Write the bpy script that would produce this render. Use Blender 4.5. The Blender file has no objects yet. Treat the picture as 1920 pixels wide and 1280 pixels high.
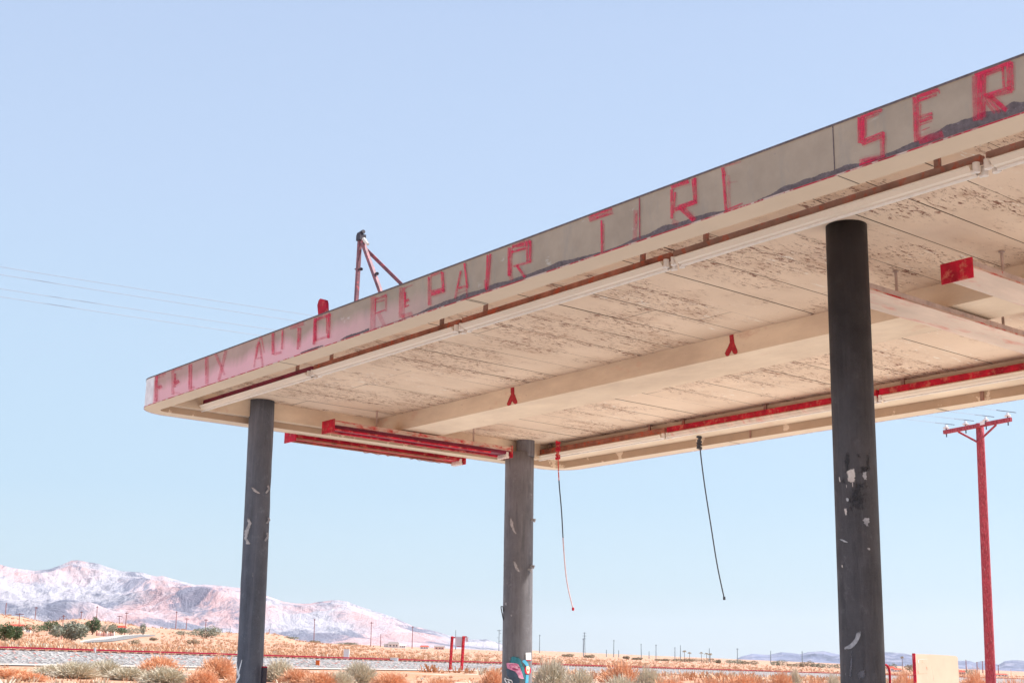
import bpy, math, random
from mathutils import Vector, noise
from math import sin, cos, pi, radians, tan, sqrt, exp, log

S = bpy.context.scene
COL = S.collection
random.seed(7)

# ------------------------------------------------------------------ camera
FPX = 2509.3                       # focal length in photo pixels (photo is 1920 wide)
YAW, PITCH, ROLL = radians(38.78), radians(14.018), radians(1.0336)
EYE = Vector((0, 0, 1.6))
FW = Vector((sin(YAW)*cos(PITCH), cos(YAW)*cos(PITCH), sin(PITCH)))
_r = Vector((cos(YAW), -sin(YAW), 0)); _u = _r.cross(FW)
RT = _r*cos(ROLL) + _u*sin(ROLL); UP = -_r*sin(ROLL) + _u*cos(ROLL)
cam_d = bpy.data.cameras.new('camera'); cam = bpy.data.objects.new('camera', cam_d)
COL.objects.link(cam); S.camera = cam
cam_d.sensor_width = 36; cam_d.lens = 36*FPX/1920
cam_d.clip_start = .05; cam_d.clip_end = 300000
from mathutils import Matrix
Mx = Matrix.Identity(4)
for i in range(3):
    Mx[i][0] = RT[i]; Mx[i][1] = UP[i]; Mx[i][2] = -FW[i]; Mx[i][3] = EYE[i]
cam.matrix_world = Mx

# ------------------------------------------------------------------ world, sun, exposure
SUN_AZ, SUN_EL = radians(123), radians(51)
w = bpy.data.worlds.new('World'); S.world = w; w.use_nodes = True
nt = w.node_tree; nt.nodes.clear()
out = nt.nodes.new('ShaderNodeOutputWorld'); bg = nt.nodes.new('ShaderNodeBackground')
sky = nt.nodes.new('ShaderNodeTexSky'); sky.sky_type = 'NISHITA'; sky.sun_disc = False
sky.sun_elevation = SUN_EL; sky.sun_rotation = SUN_AZ; sky.air_density = 1.0; sky.dust_density = 1.2; sky.ozone_density = 1.0
tc = nt.nodes.new('ShaderNodeTexCoord'); sx = nt.nodes.new('ShaderNodeSeparateXYZ')
rp = nt.nodes.new('ShaderNodeValToRGB')
nt.links.new(tc.outputs['Generated'], sx.inputs[0]); nt.links.new(sx.outputs['Z'], rp.inputs[0])
cr = rp.color_ramp
def lin(c): return tuple((v/255/12.92 if v <= 10 else ((v/255+.055)/1.055)**2.4) for v in c)
SKYRAMP = [(0.0, (246, 253, 255)), (.03, (234, 248, 254)), (.064, (217, 241, 253)), (.13, (202, 231, 252)), (.24, (200, 226, 251)), (.34, (198, 220, 250)), (.46, (192, 213, 246)), (.62, (165, 190, 232)), (1.0, (120, 150, 215))]
cr.elements[0].position = 0; cr.elements[0].color = (*lin(SKYRAMP[0][1]), 1)
cr.elements[1].position = 1; cr.elements[1].color = (*lin(SKYRAMP[-1][1]), 1)
for p, c in SKYRAMP[1:-1]:
    e = cr.elements.new(p); e.color = (*lin(c), 1)
mixn = nt.nodes.new('ShaderNodeMix'); mixn.data_type = 'RGBA'
SKYS = 0.10
EXPO = 1.1
sc = nt.nodes.new('ShaderNodeMix'); sc.data_type = 'RGBA'; sc.blend_type = 'MULTIPLY'; sc.inputs[0].default_value = 1
k = 1/(SKYS*2**EXPO)
sc.inputs[7].default_value = (k, k, k, 1); nt.links.new(rp.outputs[0], sc.inputs[6])
mixn.inputs[0].default_value = .9
nt.links.new(sky.outputs[0], mixn.inputs[6]); nt.links.new(sc.outputs[2], mixn.inputs[7])
nt.links.new(mixn.outputs[2], bg.inputs[0]); bg.inputs[1].default_value = SKYS
nt.links.new(bg.outputs[0], out.inputs[0])
sl = bpy.data.lights.new('sun', 'SUN'); sl.energy = 3.7; sl.angle = radians(.53); sl.color = (1, .96, .91)
so = bpy.data.objects.new('sun', sl); COL.objects.link(so)
SD = Vector((sin(SUN_AZ)*cos(SUN_EL), cos(SUN_AZ)*cos(SUN_EL), sin(SUN_EL)))
so.rotation_euler = (-SD).to_track_quat('-Z', 'Y').to_euler(); so.location = SD*60
vs = S.view_settings; vs.view_transform = 'Standard'; vs.look = 'None'; vs.gamma = 1; vs.exposure = EXPO; vs.use_curve_mapping = False
S.cycles.max_bounces = 8; S.cycles.diffuse_bounces = 5; S.cycles.transparent_max_bounces = 16

# ------------------------------------------------------------------ photo geometry helpers
def ray(px, py): return (RT*(px-960) - UP*(py-640) + FW*FPX)
def at(px, py, depth): return EYE + ray(px, py)*(depth/FPX)          # a point at a real depth
def on_x(px, py, x): d = ray(px, py); return EYE + d*(x/d.x)
def on_z(px, py, z): d = ray(px, py); return EYE + d*((z-EYE.z)/d.z)
def proj(P):
    v = P-EYE; d = v.dot(FW); return 960+FPX*v.dot(RT)/d, 640-FPX*v.dot(UP)/d
def yh(px): return 1176 + .0427*px                                   # far edge of the tilted desert plain
d1, d2 = ray(0, yh(0)), ray(1920, yh(1920))
det = d1.x*d2.y-d2.x*d1.y
GA = (d1.z*d2.y-d2.z*d1.y)/det; GB = (d1.x*d2.z-d2.x*d1.z)/det
PROF = [(130, 30.9), (200, 27), (300, 24), (560, 18), (1000, 12), (2000, 7), (5000, 3), (12000, 0), (60000, 0)]
def prof(r):
    if r <= 130: return 1.6*FPX/max(r, .01)
    for (a, pa), (b, pb) in zip(PROF, PROF[1:]):
        if r <= b:
            t = (log(r)-log(a))/(log(b)-log(a)); return pa+(pb-pa)*t
    return 0
def prof_inv(p):
    if p >= 30.9: return 1.6*FPX/p
    for (a, pa), (b, pb) in zip(PROF, PROF[1:]):
        if pb <= p <= pa and pa > pb: return exp(log(a)+(log(b)-log(a))*(pa-p)/(pa-pb))
    return 9000
def interp(T, x):
    if x <= T[0][0]: return T[0][1]
    for (a, ya), (b, yb) in zip(T, T[1:]):
        if x <= b: return ya+(yb-ya)*(x-a)/(b-a)
    return T[-1][1]
FOOT = [(-300, 26), (0, 30), (50, 28), (70, 24), (100, 20), (160, 27), (200, 25), (270, 19), (330, 17), (400, 16), (450, 14), (505, 17), (545, 14), (570, 6), (620, 2), (700, 1), (800, 0), (975, 4), (990, 7), (1010, 5), (1035, 0), (3000, 0)]
def pxaz(x, y):
    a = math.atan2(x, y)-YAW
    a = (a+pi) % (2*pi)-pi
    return a
def gz(x, y):
    r = sqrt(x*x+y*y)
    a = pxaz(x, y); wa = 1-min(1, max(0, (abs(a)-radians(32))/radians(25)))
    tw = min(1, max(0, (r-16)/20))
    z = EYE.z + (GA*x+GB*y)*wa*tw - prof(r)*r/FPX
    if r > 400 and abs(a) < 1.2:
        px = 960+FPX*tan(a)/cos(PITCH)*.985
        h = interp(FOOT, px)*exp(-((log(r)-log(2000))/.33)**2)
        if h > .05: h *= 1+.35*noise.noise(Vector((x/260, y/260, 3)))
        z += h*r/FPX
    return z
def ground_at(px, ybase):
    """ground point seen at this photo position"""
    d = ray(px, ybase); h = sqrt(d.x**2+d.y**2); r = 20.
    while r < 2600:
        P = EYE+d*(r/h)
        if P.z <= gz(P.x, P.y): break
        r *= 1.01
    return Vector((P.x, P.y, gz(P.x, P.y)))
def top_z(px, py, P):
    """height of the photo row py above the spot P"""
    d = ray(px, py); r = sqrt(P.x**2+P.y**2); return EYE.z+d.z*r/sqrt(d.x**2+d.y**2)

# ------------------------------------------------------------------ mesh helpers
class MB:
    def __init__(s): s.v = []; s.f = []; s.m = []; s.uv = {}; s.c = {}
    def add(s, vs, fs, mi=0):
        b = len(s.v); s.v += [tuple(v) for v in vs]
        for f in fs: s.f.append(tuple(b+i for i in f)); s.m.append(mi)
        return b
    def box(s, lo, hi, mi=0):
        x0, y0, z0 = lo; x1, y1, z1 = hi
        s.add([(x0,y0,z0),(x1,y0,z0),(x1,y1,z0),(x0,y1,z0),(x0,y0,z1),(x1,y0,z1),(x1,y1,z1),(x0,y1,z1)],
              [(0,3,2,1),(4,5,6,7),(0,1,5,4),(1,2,6,5),(2,3,7,6),(3,0,4,7)], mi)
    def tube(s, pts, r, n=10, mi=0, cap=True, r2=None):
        pts = [Vector(p) for p in pts]; rings = []
        prev = None
        for i, p in enumerate(pts):
            t = (pts[min(i+1, len(pts)-1)]-pts[max(i-1, 0)]).normalized()
            a = prev if prev is not None else (Vector((0, 0, 1)) if abs(t.z) < .9 else Vector((1, 0, 0)))
            a = (a-t*a.dot(t)).normalized(); prev = a; b = t.cross(a)
            rr = r if r2 is None else r+(r2-r)*i/(len(pts)-1)
            rings.append([p+a*rr*cos(2*pi*k/n)+b*rr*sin(2*pi*k/n) for k in range(n)])
        vs = [q for R in rings for q in R]; fs = []
        for i in range(len(rings)-1):
            for k in range(n): fs.append((i*n+k, i*n+(k+1) % n, (i+1)*n+(k+1) % n, (i+1)*n+k))
        if cap: fs.append(tuple(range(n))[::-1]); fs.append(tuple((len(rings)-1)*n+k for k in range(n)))
        s.add(vs, fs, mi)
    def bar(s, a, b, w, h, mi=0, up=None):
        a, b = Vector(a), Vector(b); t = (b-a).normalized()
        u = Vector(up) if up else (Vector((0, 0, 1)) if abs(t.z) < .9 else Vector((1, 0, 0)))
        sd = t.cross(u).normalized(); u = sd.cross(t)
        P = []
        for q in (a, b):
            for i, j in ((-1,-1),(1,-1),(1,1),(-1,1)): P.append(q+sd*i*w/2+u*j*h/2)
        s.add(P, [(0,1,2,3),(7,6,5,4),(0,4,5,1),(1,5,6,2),(2,6,7,3),(3,7,4,0)], mi)
    def build(s, name, mats, parent=None, smooth=False, label=None, bevel=0):
        me = bpy.data.meshes.new(name); me.from_pydata(s.v, [], s.f)
        for m in (mats if isinstance(mats, (list, tuple)) else [mats]): me.materials.append(m)
        for p, mi in zip(me.polygons, s.m): p.material_index = mi; p.use_smooth = smooth
        if s.uv:
            uvl = me.uv_layers.new(name='UVMap')
            for p in me.polygons:
                for li, vi in zip(p.loop_indices, p.vertices):
                    if vi in s.uv: uvl.data[li].uv = s.uv[vi]
        if s.c:
            ca = me.color_attributes.new('tone', 'FLOAT_COLOR', 'POINT')
            for i, c in s.c.items(): ca.data[i].color = (c, c, c, 1)
        me.update()
        o = bpy.data.objects.new(name, me); COL.objects.link(o)
        if parent: 
            o.parent = parent; o.matrix_parent_inverse = parent.matrix_world.inverted() if False else Matrix.Translation(-parent.location)
        if bevel:
            b = o.modifiers.new('bevel', 'BEVEL'); b.width = bevel; b.segments = 2; b.limit_method = 'ANGLE'
        if label: o['label'] = label
        return o
def tag(o, label=None, cat=None, group=None, kind=None):
    if label: o['label'] = label
    if cat: o['category'] = cat
    if group: o['group'] = group
    if kind: o['kind'] = kind
    return o
def thing(name, loc, label, cat, group=None):
    o = bpy.data.objects.new(name, None); COL.objects.link(o); o.location = loc; o.empty_display_size = .2
    return tag(o, label, cat, group)

# ------------------------------------------------------------------ materials
class NT:
    def __init__(s, name):
        s.mat = bpy.data.materials.new(name); s.mat.use_nodes = True; s.t = s.mat.node_tree
        s.b = s.t.nodes['Principled BSDF']; s.out = s.t.nodes['Material Output']
        s.tc = s.t.nodes.new('ShaderNodeTexCoord').outputs['Object']
    def n(s, typ, **kw):
        n = s.t.nodes.new(typ)
        for k, v in kw.items(): setattr(n, k, v)
        return n
    def L(s, a, b): s.t.links.new(a, b)
    def map(s, scale=(1,1,1), src=None, loc=(0,0,0)):
        m = s.n('ShaderNodeMapping'); m.inputs['Scale'].default_value = scale; m.inputs['Location'].default_value = loc
        s.L(src or s.tc, m.inputs[0]); return m.outputs[0]
    def noise(s, scale, detail=4, rough=.55, vec=None, dist=0):
        n = s.n('ShaderNodeTexNoise'); n.inputs['Scale'].default_value = scale; n.inputs['Detail'].default_value = detail
        n.inputs['Roughness'].default_value = rough; n.inputs['Distortion'].default_value = dist
        s.L(vec or s.tc, n.inputs['Vector']); return n.outputs[0]
    def ramp(s, src, a, b, va=0, vb=1):
        m = s.n('ShaderNodeMapRange'); m.inputs[1].default_value = a; m.inputs[2].default_value = b
        m.inputs[3].default_value = va; m.inputs[4].default_value = vb; m.clamp = True
        s.L(src, m.inputs[0]); return m.outputs[0]
    def math(s, op, a, b=None):
        m = s.n('ShaderNodeMath', operation=op)
        for i, x in enumerate((a, b)):
            if x is None: continue
            if isinstance(x, (int, float)): m.inputs[i].default_value = x
            else: s.L(x, m.inputs[i])
        return m.outputs[0]
    def mix(s, fac, a, b, mode='MIX'):
        m = s.n('ShaderNodeMix', data_type='RGBA', blend_type=mode)
        for i, x in ((0, fac), (6, a), (7, b)):
            if isinstance(x, (int, float)): m.inputs[i].default_value = x
            elif isinstance(x, tuple): m.inputs[i].default_value = (*x[:3], 1)
            else: s.L(x, m.inputs[i])
        return m.outputs[2]
    def bump(s, h, strength=.3, dist=.01):
        b = s.n('ShaderNodeBump'); b.inputs['Strength'].default_value = strength; b.inputs['Distance'].default_value = dist
        s.L(h, b.inputs['Height']); s.L(b.outputs[0], s.b.inputs['Normal'])
    def done(s, col, rough=.85, spec=.3, metal=0):
        if isinstance(col, tuple): s.b.inputs['Base Color'].default_value = (*col[:3], 1)
        else: s.L(col, s.b.inputs['Base Color'])
        if isinstance(rough, (int, float)): s.b.inputs['Roughness'].default_value = rough
        else: s.L(rough, s.b.inputs['Roughness'])
        s.b.inputs['Specular IOR Level'].default_value = spec; s.b.inputs['Metallic'].default_value = metal
        return s.mat
def simple(name, c, rough=.8, var=.25, scale=6, c2=None, thr=.55, bump=.2, spec=.3, soft=.08, stretch=(1,1,1)):
    """paint with tone variation and, if c2 is given, worn patches of a second colour"""
    t = NT(name); v = t.map(stretch)
    n = t.noise(scale, 6, .6, v)
    dark = tuple(x*(1-var) for x in c); lite = tuple(min(1, x*(1+var)) for x in c)
    col = t.mix(t.ramp(n, .3, .7), dark, lite)
    if c2:
        m = t.ramp(t.noise(scale*1.7, 8, .65, t.map(stretch, loc=(5, 3, 1))), thr, thr+soft)
        col = t.mix(m, col, c2)
    if bump: t.bump(t.noise(scale*6, 5, .6, v), bump, .004)
    return t.done(col, rough, spec)

CREAM = (.72, .60, .47); GREY = (.46, .43, .38)
M = {}
# peeling painted soffit boards: flaked streaks run with the boards (x)
t = NT('peeling cream boards')
v1 = t.map((1.3, 4.2, 1)); v2 = t.map((.5, .9, 1), loc=(3, 1, 0))
fl = t.noise(8.5, 10, .76, v1, .5); cl = t.noise(1.5, 5, .65, v2)
sy = t.n('ShaderNodeSeparateXYZ'); t.L(t.tc, sy.inputs[0])
fr_ = t.math('FRACT', t.math('MULTIPLY', t.math('ADD', sy.outputs['Y'], 20-5.0416), 1/.447)); seam = t.ramp(t.math('ABSOLUTE', t.math('SUBTRACT', fr_, .5)), .40, .49)
fl = t.math('ADD', fl, t.math('MULTIPLY', seam, .045)); cl = t.math('ADD', cl, t.math('MULTIPLY', seam, .02))
m1 = t.math('MULTIPLY', t.ramp(fl, .54, .58), t.ramp(cl, .475, .545))
fl2 = t.noise(7, 8, .7, t.map((1, 4, 1), loc=(9, 4, 0)), .4)
m2 = t.math('MULTIPLY', t.ramp(fl2, .60, .62), t.ramp(t.noise(1.1, 3, .6, t.map((.6, 1, 1), loc=(1, 8, 0))), .46, .6))
fine = t.math('MULTIPLY', t.ramp(t.noise(38, 5, .7, t.map((.6, 1.6, 1))), .62, .66), t.ramp(cl, .40, .54))
col = t.mix(t.ramp(t.noise(.9, 5, .6), .3, .7), (0.696, 0.524, 0.381), (0.837, 0.644, 0.477))
col = t.mix(t.math('MULTIPLY', t.ramp(t.noise(3.2, 7, .7, t.map((.7, 1.6, 1), loc=(2, 9, 0))), .50, .66, 0, .6), t.ramp(cl, .42, .58)), col, (.46, .27, .17))
col = t.mix(m2, col, (.86, .78, .68))
col = t.mix(m1, col, t.mix(t.ramp(t.noise(25, 3), .35, .65), (.16, .055, .03), (.34, .17, .11)))
col = t.mix(fine, col, (.26, .10, .06))
t.bump(t.math('ADD', t.math('MULTIPLY', t.math('ADD', m1, m2), .6), t.noise(14, 5, .6, v1)), .35, .006)
M['soffit'] = t.done(col, .8, .25)
M['gap'] = simple('dark board gap', (.13, .06, .04), bump=0)
# fascia: grey weathered paint, pink wash low on the far half
t = NT('weathered grey fascia')
sp = t.n('ShaderNodeSeparateXYZ'); t.L(t.tc, sp.inputs[0])
base = t.mix(t.ramp(t.noise(3, 6, .6), .3, .7), (0.321, 0.252, 0.186), (0.428, 0.339, 0.251))
base = t.mix(t.ramp(t.noise(40, 4, .7), .66, .72, 0, .5), base, (.2, .19, .17))
zz = t.math('ADD', sp.outputs['Z'], t.math('MULTIPLY', t.noise(2.2, 5, .6, t.map((1, 1, .3))), -.28))
base = t.mix(t.ramp(t.noise(6, 7, .75, t.map((1, 1, .25), loc=(2, 2, 2))), .52, .72, 0, .55), base, (.27, .25, .22))
base = t.mix(t.ramp(t.noise(4, 8, .7, t.map((1, 1, 2.2), loc=(7, 1, 1))), .64, .70, 0, .5), base, (.60, .57, .50))
low = t.ramp(zz, 4.62, 4.50); far = t.ramp(sp.outputs['Y'], 8.3, 11.0); far2 = t.ramp(sp.outputs['Y'], 9.5, 13.6)
pw = t.math('MULTIPLY', far, low); tint = t.math('MULTIPLY', far2, .42)
base = t.mix(tint, base, (.62, .30, .30)); base = t.mix(t.math('MULTIPLY', pw, .75), base, (.86, .46, .50))
wht = t.ramp(sp.outputs['Y'], 14.22, 14.26); base = t.mix(t.math('MULTIPLY', wht, .9), base, t.mix(t.ramp(t.noise(9, 6), .35, .7), (.88, .86, .84), (.68, .64, .64)))
t.bump(t.noise(30, 6, .65), .18, .003)
M['fascia'] = t.done(base, .7, .3)
M['fascia_edge'] = simple('red oxidised edge', (.48, .03, .06), c2=(.66, .5, .42), thr=.50)
M['cream'] = simple('cream painted metal', (0.679, 0.534, 0.383), .6, .05, 2, bump=.06, spec=.35)
M['inner'] = simple('tan inner fascia', (0.485, 0.343, 0.237), .7, .10, 2, c2=(0.776, 0.623, 0.474), thr=.60, soft=.02, bump=.1)
# beam paint
t = NT('weathered beam paint')
col = t.mix(t.ramp(t.noise(1.2, 6, .65, t.map((1, .6, 2))), .35, .65), (0.649, 0.495, 0.356), (0.838, 0.670, 0.490))
col = t.mix(t.ramp(t.noise(2.4, 7, .7, t.map((1, .5, 1), loc=(2, 7, 1))), .60, .68, 0, .7), col, (.68, .42, .29))
col = t.mix(t.ramp(t.noise(30, 5, .7, t.map((1, .5, 1))), .68, .72, 0, .7), col, (.35, .15, .10))
t.bump(t.noise(12, 6, .6), .2, .004); M['beam'] = t.done(col, .75, .3)
M['tar'] = simple('charcoal overpaint', (.135, .105, .105), .8, .35, 30, c2=(.3, .27, .28), thr=.62, bump=.2)
M['seam'] = simple('dark joint', (.17, .14, .12), bump=0)
# brushed letters
t = NT('brushed red lettering')
uv = t.n('ShaderNodeUVMap').outputs[0]; at_ = t.n('ShaderNodeAttribute', attribute_name='tone')
st = t.noise(1, 5, .7, t.map((3, 75, 1), uv)); wr = t.noise(14, 6, .65)
col = t.mix(t.ramp(st, .38, .6), (.60, .0, .04), (.78, .05, .12))
al = t.math('ADD', t.math('MULTIPLY', t.ramp(st, .30, .62), .55), t.math('MULTIPLY', t.ramp(wr, .3, .6), .5))
al = t.math('MULTIPLY', al, at_.outputs['Fac'])
su = t.n('ShaderNodeSeparateXYZ'); t.L(uv, su.inputs[0])
tr = t.n('ShaderNodeBsdfTransparent'); mx = t.n('ShaderNodeMixShader')
m_ = t.done(col, .7, .3); t.L(al, mx.inputs[0]); t.L(tr.outputs[0], mx.inputs[1]); t.L(t.b.outputs[0], mx.inputs[2]); t.L(mx.outputs[0], t.out.inputs[0])
M['letter'] = m_
def soft_paint(name, c, c_2, keep=1.):
    t = NT(name); a_ = t.n('ShaderNodeAttribute', attribute_name='tone')
    col = t.mix(t.ramp(t.noise(22, 6, .7), .35, .65), c, c_2)
    m_ = t.done(col, .6, .35)
    e = t.math('ADD', t.math('MULTIPLY', a_.outputs['Fac'], keep), t.math('MULTIPLY', t.noise(26, 7, .75, t.map((1, 1, .6))), 1.3)); e = t.ramp(e, .82, 1.12)
    tr = t.n('ShaderNodeBsdfTransparent'); mx = t.n('ShaderNodeMixShader'); t.L(e, mx.inputs[0]); t.L(tr.outputs[0], mx.inputs[1]); t.L(t.b.outputs[0], mx.inputs[2]); t.L(mx.outputs[0], t.out.inputs[0]); return m_
M['blot'] = soft_paint('rubbed dark paint', (.022, .020, .022), (.045, .04, .042), .42)
M['scuffs'] = soft_paint('rubbed bare metal', (.28, .26, .26), (.55, .51, .49), 1.15)
M['flake'] = soft_paint('bare cream undercoat', (.55, .44, .38), (.75, .66, .58))
M['ghost'] = soft_paint('faint grey smear', (.13, .12, .13), (.20, .18, .19), .5)
M['teal'] = soft_paint('teal spray paint', (.03, .17, .21), (.06, .28, .33))
M['red_run'] = soft_paint('red rust run', (.34, .004, .02), (.50, .03, .035))
# columns
def colmat(name, c, thr=.66, flake=(.62, .58, .55), top_shade=None):
    t = NT(name)
    col = t.mix(t.ramp(t.noise(1.6, 7, .7, t.map((1, 1, .55))), .32, .68), tuple(x*.62 for x in c), tuple(x*1.38 for x in c))
    col = t.mix(t.ramp(t.noise(16, 5, .7, t.map((1, 1, .06), loc=(3, 1, 0))), .52, .66, 0, .45), col, tuple(x*1.75 for x in c))
    col = t.mix(t.ramp(t.noise(14, 5, .7, t.map((1, 1, .09), loc=(8, 1, 0))), .52, .64, 0, .5), col, tuple(x*.5 for x in c))
    col = t.mix(t.ramp(t.noise(9, 8, .8, t.map((1, 1, .8), loc=(1, 6, 0))), .56, .72, 0, .6), col, tuple(min(1, x*2.1+.02) for x in c))
    col = t.mix(t.ramp(t.noise(160, 3, .8), .45, .75, 0, .4), col, tuple(x*2.1 for x in c))
    col = t.mix(t.ramp(t.noise(5, 8, .75, t.map((1, 1, .6), loc=(4, 4, 2))), thr-.03, thr, 0, .8), col, flake)
    if top_shade:
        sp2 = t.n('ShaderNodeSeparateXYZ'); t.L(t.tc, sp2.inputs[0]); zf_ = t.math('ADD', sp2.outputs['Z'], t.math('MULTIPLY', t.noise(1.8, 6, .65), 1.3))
        col = t.mix(t.ramp(zf_, top_shade[0], top_shade[1], 0, top_shade[3]), col, top_shade[2])
    t.bump(t.math('ADD', t.noise(20, 6, .6), t.noise(2.5, 3, .5)), .3, .006); return t.done(col, t.ramp(t.noise(4, 5), .3, .7, .45, .8), .25)
M['col_dark'] = colmat('charcoal column paint', (.080, .070, .070), .70, top_shade=(3.7, 4.9, (.016, .012, .012), .9))  # upper part darkened in the colour, standing in for shade near the soffit
M['col_grey'] = colmat('slate grey column paint', (.108, .114, .135), .72)
M['col_brown'] = colmat('brownish grey column paint', (.150, .142, .150), .72)
M['rust'] = simple('rusted crimson metal', (.48, .008, .03), .7, .5, 7, c2=(.60, .20, .13), thr=.52, soft=.16, bump=.3)
M['rust_orange'] = simple('orange rusted metal', (.34, .13, .085), .75, .45, 7, c2=(.50, .10, .05), thr=.54, bump=.3)
M['rust_brown'] = simple('brown oxidised metal', (.30, .17, .13), .75, .3, 7, c2=(.50, .10, .05), thr=.52, soft=.2, bump=.2)
M['rail_tan'] = simple('tan rail', (.48, .36, .31), .7, .25, 8, c2=(.45, .08, .07), thr=.60)
M['rust_streaked'] = simple('cream metal streaked with red rust', (.56, .38, .29), .7, .2, 6, c2=(.50, .03, .03), thr=.50, soft=.12, stretch=(.5, 1, 1.5), bump=.3)
M['maroon'] = simple('maroon metal', (.20, .02, .045), .6, .3, 8, bump=.2)
M['enamel'] = simple('cream enamel reflector', (0.795, 0.664, 0.523), .35, .06, 4, spec=.5, bump=.03, c2=(0.660, 0.382, 0.249), thr=.64, stretch=(1, .3, 1))
M['stained'] = simple('cream cover stained red', (.70, .55, .44), .6, .16, 3, c2=(.66, .20, .14), thr=.53, soft=.22, stretch=(.35, 2.2, 1))
M['plug'] = simple('white lamp holder', (.8, .72, .64), .4, .08, 20, bump=0)
M['darkmetal'] = simple('dark metal', (.05, .04, .05), .5, .3, 20)
M['mast'] = simple('reddish mast tube', (.22, .10, .115), .5, .35, 14, c2=(.50, .12, .13), thr=.54)
M['cable'] = simple('dark cable', (.06, .06, .07), .6, .2, 30, bump=0)
M['rail'] = simple('crimson rusted rail', (.28, .004, .03), .8, .2, 3, bump=0)
M['cable_red'] = simple('red cable sheath', (.62, .10, .06), .6, .2, 30, bump=0, c2=(.8, .7, .68), thr=.55)
M['cable_pale'] = simple('pale pink cable sheath', (.70, .48, .48), .6, .2, 30, bump=0)
M['wire'] = simple('pale aluminium wire', (.36, .41, .48), .4, .1, 10, bump=0)
M['pole_red'] = simple('red stained timber', (.40, .065, .09), .85, .45, 4, c2=(.56, .24, .25), thr=.56, stretch=(7, 7, .25), bump=.5)
M['pole_far'] = simple('weathered far timber', (.30, .12, .11), .9, .3, 1, bump=0)
M['pole_steel'] = simple('grey galvanised steel', (.20, .26, .30), .6, .1, 1, bump=0)
M['insul'] = simple('white porcelain', (.85, .82, .8), .2, .05, 10, bump=0, spec=.6)
M['panel'] = simple('sun bleached peach panel', (.74, .50, .36), .7, .06, 3, c2=(.66, .40, .27), thr=.70, bump=.1)
M['scratch'] = simple('scraped bare patch', (.62, .25, .12), .8, .3, 20)
M['white'] = simple('white paint', (.84, .82, .80), .6, .05, 3, bump=0)
M['sign_grey'] = simple('grey sign back', (.62, .62, .66), .5, .1, 2, bump=0)
M['orange'] = simple('orange plastic', (.85, .16, .03), .5, .1, 3, bump=0)
M['roof_red'] = simple('red roof', (.62, .10, .06), .8, .2, 1, bump=0)
M['roof_grey'] = simple('grey brown roof', (.34, .28, .25), .8, .2, 1, bump=0)
M['wall_pale'] = simple('pale stucco wall', (.80, .74, .70), .9, .08, .5, bump=0)
M['wall_pink'] = simple('pink stucco wall', (.80, .48, .40), .9, .1, .5, bump=0)
M['cyan'] = simple('light blue sticker', (.10, .42, .60), .4, .15, 20, bump=0)
M['pink'] = simple('pink sticker', (.80, .25, .42), .4, .15, 22, bump=0, c2=(.92, .55, .66), thr=.5)
M['pinkdark'] = simple('dark pink ink', (.42, .06, .16), .5, .15, 22, bump=0)
M['navy'] = simple('slate blue sticker', (.07, .10, .14), .5, .3, 14, bump=0)
M['stickred'] = simple('red sticker rim', (.75, .01, .04), .4, .1, 22, bump=0)
M['stickcream'] = simple('cream sticker', (.88, .70, .50), .4, .1, 22, bump=0)
M['ink'] = simple('black ink', (.02, .02, .025), .5, .1, 22, bump=0)
M['roofing'] = simple('roof felt', (.2, .19, .18), .9, .2, 3)
M['scuff'] = simple('pale scuffed metal', (.36, .335, .33), .6, .25, 20, bump=.1)
def foliage(name, a, b, sc=.8):
    t = NT(name); oi = t.n('ShaderNodeObjectInfo')
    col = t.mix(t.ramp(t.noise(sc, 5, .7), .32, .68), a, b)
    col = t.mix(t.ramp(oi.outputs['Random'], 0, 1, 0, .3), col, tuple((x+y)/2*1.25 for x, y in zip(a, b)))
    return t.done(col, .9, .1)
M['sage'] = foliage('pale sage twigs', (.48, .42, .31), (.72, .64, .50), 2.5)
M['dry'] = foliage('dry orange twigs', (.70, .34, .18), (.80, .52, .34), 2.0)
M['green'] = foliage('dark green leaves', (.06, .10, .045), (.16, .21, .11), .9)
M['greyg'] = foliage('grey green leaves', (.20, .215, .16), (.38, .38, .29), .9)
M['olive'] = foliage('olive brown leaves', (.25, .20, .13), (.38, .31, .21), .9)
M['bark'] = simple('brown bark', (.18, .10, .07), .9, .3, 3, bump=0)
t = NT('scattered dry scrub')
col = t.mix(t.ramp(t.noise(.035, 5, .7), .35, .65), (.56, .30, .175), (.57, .41, .28))
col = t.mix(t.ramp(t.noise(.5, 3, .7), .5, .7, 0, .7), col, (.62, .32, .18)); M['scrub'] = t.done(col, .95, .05)
# ground: peach sand with orange litter and pale bare patches
t = NT('desert sand')
n1 = t.noise(.02, 8, .65); n2 = t.noise(.22, 7, .7, t.map((1, 1, 1), loc=(40, 7, 0))); n3 = t.noise(2.5, 6, .7)
col = t.mix(t.ramp(n1, .38, .62), (.53, .25, .155), (.59, .37, .25))
col = t.mix(t.ramp(n2, .52, .60, 0, .8), col, (.68, .58, .49))
col = t.mix(t.ramp(n2, .45, .36, 0, .75), col, (.62, .26, .12))
col = t.mix(t.ramp(n3, .3, .7, .0, .35), col, (.5, .30, .18))
t.bump(t.math('ADD', n3, t.noise(9, 5, .7)), .5, .05); M['ground'] = t.done(col, .95, .05)
t = NT('railway ballast')
vo = t.n('ShaderNodeTexVoronoi'); vo.inputs['Scale'].default_value = 7; t.L(t.tc, vo.inputs['Vector'])
bw = t.n('ShaderNodeSeparateColor'); t.L(vo.outputs['Color'], bw.inputs[0])
col = t.mix(bw.outputs[0], (.17, .157, .15), (.43, .405, .385)); col = t.mix(t.ramp(bw.outputs[1], .95, .97), col, (.45, .14, .10))
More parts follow.
